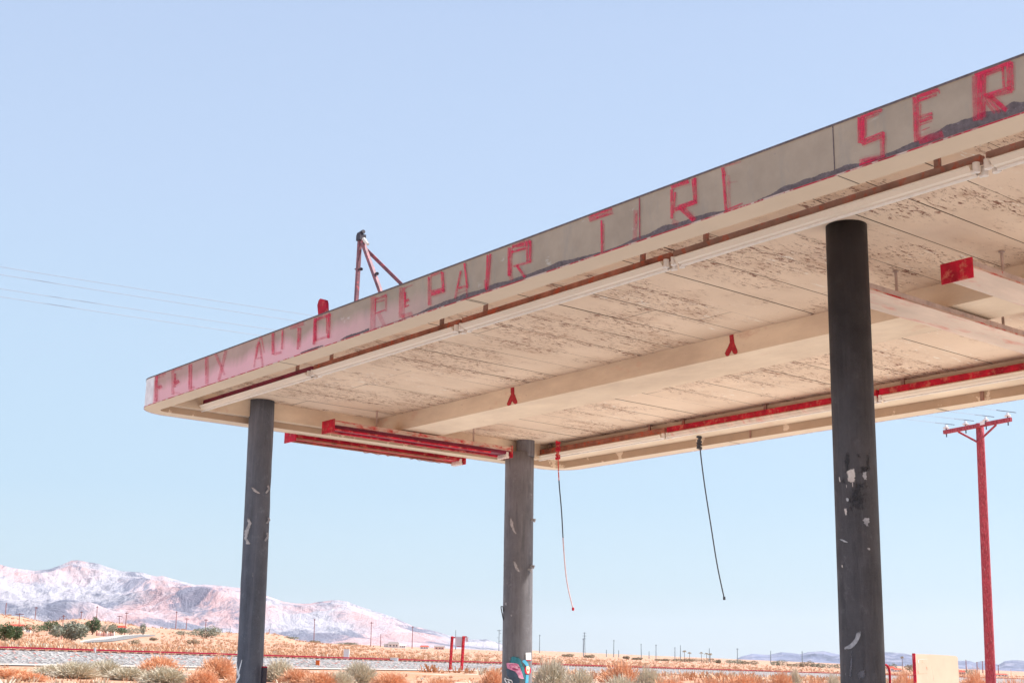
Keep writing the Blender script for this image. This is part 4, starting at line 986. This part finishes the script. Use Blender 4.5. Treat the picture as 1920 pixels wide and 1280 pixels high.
tbox('marker_drum', 595.5, 1237, 1243, 7, .7, M['orange'], 'orange marker drum on the stone slope right of the far left column', 'drum', M['roof_red'])
tbox('track_marker', 178, 1213, 1217.5, 3.6, OFF-.25, M['white'], 'tiny white marker beside the rail at the left', 'marker')
tbox('track_marker', 739, 1232, 1235, 14.5, OFF-.25, M['white'], 'low white block against the rail left of the two post sign', 'marker', M['white'])

# ---- far utility poles
PL = [(12,1129.6,8,1173.5,'w',0,'far wooden pole nearest the left edge, tall with no crossarm'),
 (37,1149,35,1182,'w',15,'wooden pole with a broad crossarm behind the dark green shrubs at the left edge'),
 (68,1137,64.5,1170.6,'w',6,'wooden pole above the dark hedge on the left'),
 (112.5,1157,112,1165,'w',0,'very small pole on the foothill above the hedge, left of its twin'),
 (119.5,1152,115,1198,'w',6,'wooden pole standing in front of the big grey green bush at left'),
 (153,1145.6,151,1169.6,'w',5,'wooden pole on the foothill right above the big grey green bush'),
 (182.6,1135.5,181,1163,'w',3,'wooden pole rising from the tall tree by the walled house'),
 (224,1153.4,223.6,1172.6,'w',8,'short wooden pole with crossarm behind the walled house'),
 (238,1146.8,233.4,1190,'w',6,'wooden pole at the start of the side road'),
 (331.4,1145,328.7,1188,'w',3,'tall thin pole midway between side road and the far left column'),
 (350.6,1158,348,1189,'w',8,'wooden pole with crossarm, second left of the far left column'),
 (386.5,1160,385.4,1176.5,'w',6,'wooden pole above the pale bush just left of the far left column'),
 (432,1172.6,431,1188,'s',0,'dark short pole touching the left side of the far left column'),
 (417,1178,417,1188,'s',0,'dark stub pole a little left of the far left column'),
 (505,1178.4,503.7,1194,'w',0,'short wooden pole just right of the far left column'),
 (590,1159,588.7,1198,'w',3,'wooden pole against the middle of the mountain foot'),
 (696.7,1164.8,695.3,1203.8,'w',7,'wooden pole with crossarm left of the white houses'),
 (714,1188,714,1204,'w',0,'short pole right of the crossarm pole near the white houses'),
 (774,1173,772.9,1205.8,'w',4,'wooden pole right of the white houses where the mountain falls'),
 (854.5,1180.4,854.5,1207,'s',0,'thin pole rising behind the two post sign'),
 (936,1179.4,935.5,1211.6,'a',8,'steel pole with staggered arms just left of the rear column'),
 (1012,1189,1011.6,1216.7,'s',3,'steel pole right of the rear column'),
 (1093.6,1196,1093.6,1222,'s',3,'dark pole standing right in front of the lattice pylon'),
 (1151,1198.8,1150.6,1223.8,'s',3,'steel pole right of the lattice pylon'),
 (1202,1206,1202.5,1225,'s',2,'steel pole second right of the lattice pylon'),
 (1230,1207.5,1230,1226,'s',3,'steel pole third right of the lattice pylon'),
 (1265.5,1212.5,1265.5,1229,'s',2,'short steel pole left of the palm clump'),
 (1275.8,1208.8,1275.8,1227,'s',0,'faint thin pole between short pole and the palm clump'),
 (1330,1214.5,1330,1231,'s',0,'thin pole rising from the palm clump'),
 (1382.5,1214.5,1382.5,1230,'s',4,'steel pole with crossarm above the bushes where the blue mountains start'),
 (1445,1219,1445,1236,'s',0,'thin pole near the left foot of the blue mountains'),
 (1504,1220,1504,1235,'s',2,'thin pole against the blue mountains left of the nearest column'),
 (1811,1236,1811,1244,'w',0,'tiny pole just right of the peach board'),
 (1831.7,1240,1831.7,1250,'w',2,'small pole between peach board and red utility pole'),
 (1842,1238.6,1842,1249.5,'w',2,'small pole close on the left of the red utility pole'),
 (1871.6,1246.4,1871.6,1254,'w',2,'tiny pole just right of the red utility pole'),
 (1137,1217,1137,1224,'s',0,'tiny pole left of the pole beside the lattice pylon'), (1160,1218,1160,1224,'s',0,'tiny pole in the gap right of the lattice pylon poles'),(1217,1220,1217,1227,'s',0,'tiny pole between two taller steel poles on the skyline')]
for (xt, yt, xb, yb, ty, arm, lb) in PL:
    p_ = yb-yh(xb)
    P = ground_at(xb, yb) if p_ > 3 else None
    if P is None or P.length > 3500:
        r_ = 2600; d = ray(xb, yb); h_ = sqrt(d.x**2+d.y**2); P = EYE+d*(r_/h_); P.z = gz(P.x, P.y)
        zb_ = EYE.z+d.z*r_/h_; P.z = min(P.z, zb_)
    r_ = sqrt(P.x**2+P.y**2); d = ray(xt, yt); h_ = sqrt(d.x**2+d.y**2); Tp = EYE+d*(r_/h_)
    pxm = r_/FPX; t_ = thing('distant_pole', P, lb, 'pole', 'poles across the far plain')
    mt = M['pole_far'] if ty == 'w' else M['pole_steel']
    mb = MB(); mb.tube([P-Vector((0, 0, pxm)), Tp], .85*pxm, 6, r2=.55*pxm); mb.build('shaft', mt, t_)
    side = Vector((RT.x, RT.y, 0)).normalized()
    if arm:
        c0 = Tp+(P-Tp)*.05; mb = MB(); mb.bar(c0-side*arm*pxm/2, c0+side*arm*pxm/2, .9*pxm, .9*pxm); mb.build('crossarm', mt, t_)
        if ty == 'a':
            for q, sgn in ((.2, 1), (.4, -1), (.55, 1)):
                c0 = Tp+(P-Tp)*q; mb = MB(); mb.bar(c0, c0+side*sgn*4*pxm+Vector((0, 0, 1.5*pxm)), .6*pxm, .6*pxm); mb.build('crossarm', mt, t_)
# lattice pylon
r_ = 3200; d = ray(1095.8, 1222); h_ = sqrt(d.x**2+d.y**2); P = EYE+d*(r_/h_); P.z = min(P.z, gz(P.x, P.y)); pxm = r_/FPX; H = 41.5*pxm
py_ = thing('lattice_pylon', P, 'pale steel lattice pylon on the skyline right of the rear column', 'pylon'); side = Vector((RT.x, RT.y, 0)).normalized(); fr = Vector((FW.x, FW.y, 0)).normalized()
mb = MB(); lv = 9
def pc(i, a, b): wv = 2.6*pxm*(1-.75*i/lv); return P+Vector((0, 0, H*i/lv))+side*a*wv*.6+fr*b*wv*.6
for i in range(lv):
    for a, b in ((-1,-1),(1,-1),(1,1),(-1,1)): mb.bar(pc(i, a, b), pc(i+1, a, b), .35*pxm, .35*pxm)
    for (a, b, c, e) in ((-1,-1,1,-1),(1,-1,1,1),(1,1,-1,1),(-1,1,-1,-1)): mb.bar(pc(i, a, b), pc(i+1, c, e), .25*pxm, .25*pxm)
mb.build('tower', M['pole_steel'], py_)
for q, wv in ((.96, 3.2), (.84, 4), (.72, 3.2)):
    mb = MB(); c0 = P+Vector((0, 0, H*q)); mb.bar(c0-side*wv*pxm, c0+side*wv*pxm, .5*pxm, .5*pxm); mb.build('crossarm', M['pole_steel'], py_)

# ================================================================== PLANTS
def leaf_blob(mb, c, rx, ry, rz, n, s, seed):
    rnd = random.Random(seed)
    for _ in range(n):
        u = rnd.uniform(-1, 1); a = rnd.uniform(0, 6.283); q = sqrt(1-u*u); rr = rnd.uniform(.25, 1)**.5
        dirv = Vector((q*cos(a), q*sin(a), u)); lump = 1+.35*noise.noise(dirv*2.1+Vector((seed, 0, 0)))
        P = Vector((c[0]+dirv.x*rx*rr*lump, c[1]+dirv.y*ry*rr*lump, c[2]+dirv.z*rz*rr*lump))
        a1 = Vector((rnd.gauss(0, 1), rnd.gauss(0, 1), rnd.gauss(0, 1))).normalized(); a2 = a1.cross(Vector((rnd.gauss(0, 1), rnd.gauss(0, 1), rnd.gauss(0, 1)))).normalized()
        z_ = s*rnd.uniform(.6, 1.4); mb.add([P-a1*z_, P-a2*z_*.5, P+a1*z_, P+a2*z_*.5], [(0, 1, 2, 3)])
def tree(name, px, yt, yb, wpx, mat, label, cat='tree', group=None, n=420, trunk=True, lobes=4, far=None, trunk_h=.08):
    wpx *= 1.2; n = int(n*1.6)
    if far: r_ = far; d = ray(px, yb); h_ = sqrt(d.x**2+d.y**2); P = EYE+d*(r_/h_); P.z = min(P.z, gz(P.x, P.y))
    else: P = ground_at(px, yb)
    r_ = sqrt(P.x**2+P.y**2); pxm = r_/FPX; H = (yb-yt)*pxm; Wd = wpx*pxm
    t_ = thing(name, P, label, cat, group); rnd = random.Random(int(px*13+yt))
    mb = MB(); bot = H*(trunk_h if trunk else .05)
    for k_ in range(lobes):
        f = (k_+.5)/lobes-.5 if lobes > 1 else 0
        cz = bot+(H-bot)*rnd.uniform(.42, .55); hz = (H-bot)*rnd.uniform(.42, .55)*(1-.35*abs(f)*2)
        if k_ == lobes//2: cz, hz = bot+(H-bot)*.5, (H-bot)*.52
        sd = Vector((RT.x, RT.y, 0)).normalized(); cc = P+sd*f*Wd*.8+Vector((rnd.uniform(-.1, .1)*Wd, rnd.uniform(-.1, .1)*Wd, cz))
        leaf_blob(mb, cc, Wd/(lobes*.5+1)*.62, Wd*.3, hz, n//lobes, max(.9*pxm, min(H, Wd)*.055), k_+int(px))
    mb.build('crown', mat, t_)
    mb = MB(); mb.tube([P-Vector((0, 0, .3)), P+Vector((.02*Wd, 0, H*.35)), P+Vector((-.03*Wd, .02*Wd, H*.65))], max(.5*pxm, H*.035), 6, r2=max(.25*pxm, H*.015))
    for s_ in (-1, 1): mb.tube([P+Vector((0, 0, H*.2)), P+Vector((s_*Wd*.2, s_*Wd*.1, H*.55))], max(.3*pxm, H*.02), 5, r2=H*.008)
    mb.build('trunk' if trunk else 'stem', M['bark'], t_)
    return t_
G1 = 'shrubs and trees beyond the railway on the left'
tree('green_shrub', 8, 1169, 1205, 26, M['green'], 'dark green leafy shrub at the left edge', 'shrub', G1, 900, False, 3)
tree('green_shrub', 27, 1175, 1203, 24, M['green'], 'dark green rounded shrub, second from the left edge', 'shrub', G1, 900, False, 3)
tree('hedge_tree', 62, 1170, 1187, 34, M['green'], 'low dark tree mass left of the big grey green bush', 'tree', G1, 700, True, 4)
tree('hedge_tree', 93, 1164, 1186, 32, M['green'], 'taller dark tree clump touching the big grey green bush', 'tree', G1, 800, True, 4)
tree('desert_bush', 133, 1167, 1202, 58, M['greyg'], 'big rounded grey green bush beside the side road', 'bush', G1, 2200, False, 5)
tree('tall_tree', 173, 1158, 1189, 22, M['green'], 'tall dark tree left of the walled house', 'tree', G1, 900, True, 3)
tree('garden_tree', 197, 1169, 1188, 24, M['greyg'], 'grey green tree over the pink wall', 'tree', G1, 600, True, 3)
tree('garden_tree', 211, 1170, 1188, 18, M['green'], 'dark tree at the right of the pink wall', 'tree', G1, 500, True, 2)
tree('garden_tree', 227, 1176, 1190, 18, M['green'], 'low dark tree beside the road pole', 'tree', G1, 400, True, 3)
tree('desert_bush', 247, 1176, 1190, 24, M['greyg'], 'small grey green bush at the top of the side road', 'bush', G1, 500, False, 3)
tree('cypress_tree', 268, 1170, 1190, 12, M['greyg'], 'small conical tree right of the side road', 'tree', G1, 400, True, 1)
tree('desert_bush', 344, 1182, 1191, 28, M['greyg'], 'flat pale bush at the foot of the crossarm pole', 'bush', G1, 400, False, 3)
tree('desert_bush', 387, 1174, 1197, 42, M['greyg'], 'pale grey green bush just left of the far left column', 'bush', G1, 1100, False, 4)
tree('desert_bush', 252, 1198, 1209, 24, M['olive'], 'small brown bush below the side road', 'bush', G1, 400, False, 3)
tree('desert_bush', 362, 1197, 1209, 16, M['olive'], 'small olive bush on the sand left of the far left column', 'bush', G1, 400, False, 3)
tree('desert_bush', 288, 1194, 1201, 14, M['olive'], 'small olive bush right of the side road end', 'bush', G1, 300, False, 3)
tree('desert_bush', 590, 1194, 1200, 16, M['olive'], 'low bush at the foot of the middle pole', 'bush', G1, 300, False, 3)
tree('desert_bush', 655, 1197, 1203, 36, M['greyg'], 'wide flat grey bush left of the crossarm pole by the houses', 'bush', G1, 400, False, 4)
tree('desert_bush', 545, 1193, 1198, 26, M['greyg'], 'low grey bush right of the far left column', 'bush', G1, 300, False, 3)
G2 = 'bushes and trees along the right skyline'
for i, (px, yt, yb, wp, m_, lb) in enumerate([(1064, 1216.5, 1222, 15, 'olive', 'low bush left of the lattice pylon'), (1104, 1218, 1223.5, 14, 'olive', 'low bush at the right foot of the lattice pylon'),
    (1175, 1220, 1226, 9, 'olive', 'small dark bush left of the second steel pole'), (1194, 1221.5, 1226, 14, 'olive', 'flat bush at the second steel pole'), (1241, 1225, 1229, 18, 'olive', 'flat bush right of the third steel pole'),
    (1279, 1224, 1230, 26, 'olive', 'bush below the lone palm'), (1318, 1225, 1233, 36, 'olive', 'bush under the palm clump'), (1347, 1226.5, 1233, 6, 'olive', 'small round tree right of the palm clump'),
    (1377, 1227, 1235, 20, 'greyg', 'bush left of the crossarm pole at the mountain start'), (1403, 1229, 1236, 20, 'olive', 'bush right of the crossarm pole at the mountain start'), (1461, 1227, 1238, 20, 'greyg', 'pointed bush at the left end of the far tree line'),
    (1494, 1233, 1239, 20, 'olive', 'flat bush, second in the far tree line'), (1514, 1229, 1240, 16, 'olive', 'round bush, third in the far tree line'), (1533, 1232, 1240, 18, 'greyg', 'round bush, fourth in the far tree line'), (1565, 1232, 1240, 24, 'greyg', 'bush just left of the nearest column'),
    (1669, 1225, 1238, 14, 'greyg', 'tall round tree just right of the nearest column'), (1705, 1237, 1250, 15, 'olive', 'round brown tree touching the peach board'), (1807, 1244, 1252, 24, 'greyg', 'grey green bush just right of the peach board')]):
    tree('skyline_bush', px, yt-.5, yb, wp*1.35, M[m_], lb, 'bush', G2, 420, False, 2, far=1500)
def palm(px, yt, yb, lb, far=1450):
    r_ = far; d = ray(px, yb); h_ = sqrt(d.x**2+d.y**2); P = EYE+d*(r_/h_); P.z = min(P.z, gz(P.x, P.y)); pxm = r_/FPX; zt = top_z(px, yt, P)
    t_ = thing('palm_tree', P, lb, 'palm tree', 'palm trees on the right skyline'); mb = MB(); mb.tube([P, Vector((P.x, P.y, zt-1.5*pxm))], .5*pxm, 6, r2=.35*pxm); mb.build('trunk', M['bark'], t_)
    mb = MB()
    for k_ in range(16):
        a = k_*2.4; e = random.uniform(-.3, .9); c0 = Vector((P.x, P.y, zt-2.2*pxm)); dv = Vector((cos(a)*cos(e), sin(a)*cos(e), sin(e))); t1 = c0+dv*2.2*pxm; t2 = t1+Vector((dv.x, dv.y, -.9))*1.6*pxm
        mb.bar(c0, t1, .9*pxm, .3*pxm); mb.bar(t1, t2, .8*pxm, .25*pxm)
    mb.build('crown', M['olive'], t_)
palm(1283.5, 1217.5, 1230, 'lone palm left of the palm clump'); palm(1293, 1221, 1230, 'short palm right of the lone palm')
palm(1315, 1221, 1232, 'leftmost palm of the clump'); palm(1325, 1222, 1232, 'middle palm of the clump'); palm(1332, 1223, 1232, 'rightmost palm of the clump'); palm(1692, 1229, 1244, 'palm right of the nearest column')

# near shrubs: fans of fine twigs
def twig_mesh(name, seed, n, mat, w_=.012):
    rnd = random.Random(seed); mb = MB()
    for _ in range(n):
        a = rnd.uniform(0, 6.283); el = math.asin(rnd.uniform(.05, 1)); L = rnd.uniform(.55, 1.05)
        L *= 1+.28*noise.noise(Vector((cos(a)*1.5+seed, sin(a)*1.5, el)))
        dv = Vector((cos(a)*cos(el), sin(a)*cos(el), sin(el)*.92)); st = Vector((rnd.uniform(-.25, .25), rnd.uniform(-.25, .25), 0))
        tip = st+dv*L; s0_ = rnd.uniform(.35, .8); p = st+dv*L*s0_; br = Vector((rnd.gauss(0, .10), rnd.gauss(0, .10), rnd.gauss(.03, .08))); q = p+(tip-p)*.6+br; e_ = tip+br*.6
        sd = Vector((rnd.gauss(0, 1), rnd.gauss(0, 1), rnd.gauss(0, 1))).normalized()*w_*rnd.uniform(.6, 1.4)
        mb.add([p-sd*.5, p+sd*.5, q+sd, q-sd, e_], [(0, 1, 2, 3), (3, 2, 4)])
    me = bpy.data.meshes.new(name); me.from_pydata(mb.v, [], mb.f); me.materials.append(mat); me.update(); return me
TW = {'sage': [twig_mesh('twigs', i, 5200, M['sage']) for i in range(3)], 'dry': [twig_mesh('twigs', 10+i, 4200, M['dry'], .014) for i in range(2)]}
mbs = MB()
for k_ in range(9):
    a = k_*.7; mbs.tube([(0, 0, -.05), (cos(a)*.2, sin(a)*.2, .3), (cos(a)*.45, sin(a)*.45, .62)], .018, 5, r2=.005)
STEM = bpy.data.meshes.new('stems'); STEM.from_pydata(mbs.v, [], mbs.f); STEM.materials.append(M['bark'])
NS = [(100,1243,70,'sage',52,'pale sagebrush low in the left corner, leftmost of its row'), (140,1236,80,'sage',50,'largest pale sagebrush in the left foreground'), (195,1234,76,'sage',52,'pale sagebrush right of the largest one'), (240,1246,70,'sage',50,'lower sagebrush between two taller clumps at left'),
 (298,1224,70,'dry',56,'tall orange tumbleweed clump left of the far left column'), (310,1246,90,'sage',47,'grey sagebrush in front of the tall orange clump'), (407,1224,66,'dry',56,'brown dry bush touching the left of the far left column'), (380,1250,60,'dry',46,'low dry bush left of the foot of the far left column'),
 (522,1233,66,'sage',54,'sagebrush just right of the far left column'), (560,1249,64,'dry',50,'tan dry bush right of the far left column'), (602,1254,70,'dry',48,'tan dry bush left of the round sagebrush'), (672,1237,72,'sage',52,'round sagebrush midway between the two far columns'), (640,1252,50,'sage',48,'small sagebrush at the left of the round one'),
 (730,1256,66,'dry',50,'low orange bush right of the round sagebrush'), (925,1248,44,'dry',52,'low orange bush at the left of the rear column'), (15,1250,80,'dry',48,'low orange bush in the bottom left corner'), (55,1258,60,'dry',46,'low orange bush second from the bottom left corner'),
 (1033,1232,82,'sage',50,'tall sagebrush right of the rear column'), (1090,1247,64,'sage',48,'lower sagebrush right of the tall one'), (1168,1234,86,'dry',54,'pale dry bush below the steel poles'), (1215,1247,60,'sage',52,'sagebrush right of the pale dry bush'), (1160,1258,70,'sage',45,'low sagebrush in front of the pale dry bush'),
 (1255,1262,74,'dry',44,'bright orange bush at the bottom centre right'), (1330,1266,80,'dry',46,'low orange bush right of the bright one'), (1395,1256,80,'dry',50,'wide orange bush left of the leaning sage'), (1462,1252,56,'dry',50,'orange bush below the blue mountains'), (1490,1247,30,'sage',52,'narrow grey sagebrush above an orange bush'), (1532,1266,60,'dry',44,'orange bush left of the nearest column'), (1562,1256,32,'sage',48,'small sagebrush against the nearest column'),
 (1692,1250,50,'dry',50,'orange bush left of the peach board'), (1755,1274,60,'sage',23,'small green tuft at the foot of the peach board'), (1825,1250,62,'dry',50,'bright orange bush between the peach board and the red pole'), (1900,1262,60,'dry',46,'orange bush at the right edge'), (1790,1268,50,'dry',44,'low orange bush behind the peach board'), (445,1262,60,'dry',44,'low dry bush behind the foot of the far left column'), (830,1266,70,'dry',44,'low scattered orange bush left of the rear column'), (1690,1268,44,'dry',42,'low orange bush at the bent pipe')]
for i, (px, yt, wp, kd, dep, lb) in enumerate(NS):
    d = ray(px, 1270); h_ = sqrt(d.x**2+d.y**2); r_ = dep; P = Vector((d.x/h_*r_, d.y/h_*r_, 0)); P.z = gz(P.x, P.y); zt = top_z(px, yt, P)
    hh = max(.25, zt-P.z); t_ = thing('sagebrush' if kd == 'sage' else 'dry_bush', P, lb, 'bush', 'desert bushes in front of the railway')
    o = bpy.data.objects.new('twigs', TW[kd][i % len(TW[kd])]); COL.objects.link(o); o.parent = t_; ww = wp*dep/FPX/2*1.05; o.scale = (ww, ww, hh*1.0); o.rotation_euler.z = random.uniform(0, 6)
    o = bpy.data.objects.new('stems', STEM); COL.objects.link(o); o.parent = t_; o.scale = (ww, ww, hh)
# uncountable scrub
def scrub(name, label, specs, mat, seed):
    rnd = random.Random(seed); mb = MB()
    for (cnt, pxa, pxb, ra, rb, ha, hb) in specs:
        for _ in range(cnt):
            px = rnd.uniform(pxa, pxb); r_ = exp(rnd.uniform(log(ra), log(rb))); d = ray(px, 1230); h_ = sqrt(d.x**2+d.y**2); x, y = d.x/h_*r_, d.y/h_*r_
            if abs((Vector((x, y, 0))-A_).dot(N_)-3) < 7.0: continue
            if 140 < px < 300 and 1187 < proj(Vector((x, y, gz(x, y))))[1] < 1207: continue
            z = gz(x, y); H = rnd.uniform(ha, hb)*(1+r_/900); Wd = H*rnd.uniform(.8, 1.9)
            for k_ in range(18):
                a = rnd.uniform(0, 6.283); q = Vector((cos(a), sin(a), 0)); c0 = Vector((x, y, z-.05))+q*Wd*rnd.uniform(0, .5); t1 = c0+q*Wd*rnd.uniform(.05, .45)+Vector((0, 0, H*rnd.uniform(.2, .8)))
                sd = Vector((-q.y, q.x, 0))*Wd*rnd.uniform(.03, .09); mb.add([c0-sd, c0+sd, t1+sd*.5, t1-sd*.4], [(0, 1, 2, 3)])
    return tag(mb.build(name, mat), label, kind='stuff')
scrub('desert_scrub', 'dry orange scrub scattered over the plain', [(2200, -150, 2050, 38, 75, .06, .26), (1800, 650, 2050, 700, 1700, .3, .6), (2600, -150, 2050, 85, 260, .25, .7), (2600, -150, 2050, 260, 900, .4, .9), (1200, -150, 700, 900, 2600, .6, 1.2)], M['scrub'], 3)
scrub('sage_scrub', 'small pale sage plants scattered over the plain', [(250, -150, 2050, 40, 75, .15, .35), (700, -150, 2050, 85, 700, .3, .7)], M['sage'], 5)

# ================================================================== FAR HOUSES
def house(px, yt, yb, wpx, wallm, roofm, label, kind='gable', far=None, cat='house'):
    if far: r_ = far; d = ray(px, yb); h_ = sqrt(d.x**2+d.y**2); P = EYE+d*(r_/h_); P.z = min(P.z, gz(P.x, P.y))
    else: P = ground_at(px, yb)
    r_ = sqrt(P.x**2+P.y**2); pxm = r_/FPX; H = (yb-yt)*pxm; Wd = wpx*pxm; sd = Vector((RT.x, RT.y, 0)).normalized(); fr = Vector((FW.x, FW.y, 0)).normalized(); dp = Wd*.5
    t_ = thing('house', P, label, cat, 'far houses on the plain')
    def Q(u, v, b): return P+sd*u*Wd/2+Vector((0, 0, v*H))+fr*b*dp/2
    wt = .62
    mb = MB(); mb.add([Q(-1,-.1,-1),Q(1,-.1,-1),Q(1,-.1,1),Q(-1,-.1,1),Q(-1,wt,-1),Q(1,wt,-1),Q(1,wt,1),Q(-1,wt,1)], [(0,3,2,1),(4,5,6,7),(0,1,5,4),(1,2,6,5),(2,3,7,6),(3,0,4,7)]); mb.build('wall', wallm, t_)
    mb = MB(); w2 = wt+.005
    mb.add([Q(-1.1,w2,-1.15),Q(1.1,w2,-1.15),Q(1.1,w2,1.15),Q(-1.1,w2,1.15),Q(-.8 if kind == 'hip' else -1.1,1,0),Q(.8 if kind == 'hip' else 1.1,1,0)], [(0,1,5,4),(1,2,5),(2,3,4,5),(3,0,4),(0,3,2,1)]); mb.build('roof', roofm, t_)
    for u in (-.55, .1, .6):
        mb = MB(); mb.add([Q(u-.12, .2, -1.02), Q(u+.12, .2, -1.02), Q(u+.12, .48, -1.02), Q(u-.12, .48, -1.02)], [(0, 1, 2, 3)]); mb.build('window', M['darkmetal'], t_)
    return t_
house(31, 1171, 1181, 30, M['wall_pale'], M['roof_red'], 'low house with red roof behind the dark green shrubs', 'hip')
house(53, 1177, 1185, 8, M['white'], M['roof_red'], 'tiny white shed with red roof in front of the low dark tree mass')
house(228, 1173, 1183, 16, M['wall_pale'], M['roof_red'], 'small house with red roof behind the road pole', 'hip')
house(724, 1200, 1206.5, 8, M['white'], M['roof_grey'], 'tiny white house, leftmost of the white group')
house(738, 1196, 1206.5, 20, M['wall_pale'], M['roof_grey'], 'pale house with wide roof in the middle of the white group', 'hip')
house(755, 1199.5, 1207, 12, M['white'], M['wall_pale'], 'white house at the right of the white group')
house(796, 1202, 1208.5, 16, M['wall_pale'], M['roof_red'], 'low pale shed left of the grey roofed hut', 'hip')
house(824, 1203, 1210, 18, M['wall_pink'], M['roof_grey'], 'hut with brown grey roof left of the two post sign')
house(1670, 1235, 1243.5, 14, M['white'], M['roof_red'], 'white house with red eaves just right of the nearest column', 'hip', far=1400)
house(1682, 1239, 1245, 14, M['wall_pale'], M['roof_red'], 'low house with red roof in front of the far palm', 'hip', far=1350)
house(1802, 1243, 1250, 12, M['wall_pink'], M['roof_red'], 'small red roofed house just right of the peach board', 'hip', far=1400)
house(1877, 1252.5, 1257, 20, M['wall_pale'], M['roof_red'], 'long low red roofed building right of the red pole', 'hip', far=1400)
# pink garden wall with pillars at left
P = ground_at(200, 1192.5); pxm = sqrt(P.x**2+P.y**2)/FPX; gw = thing('garden_wall', P, 'low pink garden wall with pillars in front of the trees by the side road', 'wall')
sd = Vector((RT.x, RT.y, 0)).normalized()
mb = MB(); mb.bar(P-sd*17*pxm+Vector((0, 0, 2.5*pxm)), P+sd*12*pxm+Vector((0, 0, 2.5*pxm)), 1*pxm, 6*pxm); mb.build('wall', M['wall_pink'], gw)
for i in range(6):
    c0 = P+sd*(-18+6.2*i)*pxm; mb = MB(); mb.bar(c0, c0+Vector((0, 0, 8.5*pxm)), 1.6*pxm, 1.6*pxm); mb.build('pillar', M['wall_pale'] if i % 2 else M['rust_orange'], gw)

# ================================================================== AIR
HAZE = 1.3e-5
if HAZE:
    mb = MB(); R = 46500; mb.box((-R, -R, -1800), (R, R, 2600)); hz = mb.build('haze', bpy.data.materials.new('air')); tag(hz, 'thin pale desert air over the whole plain', kind='stuff')
    m_ = hz.data.materials[0]; m_.use_nodes = True; tt = m_.node_tree; tt.nodes.clear(); o_ = tt.nodes.new('ShaderNodeOutputMaterial'); v_ = tt.nodes.new('ShaderNodeVolumePrincipled')
    v_.inputs['Color'].default_value = (.86, .92, 1, 1); v_.inputs['Density'].default_value = HAZE; v_.inputs['Anisotropy'].default_value = .3
    tt.links.new(v_.outputs[0], o_.inputs['Volume'])
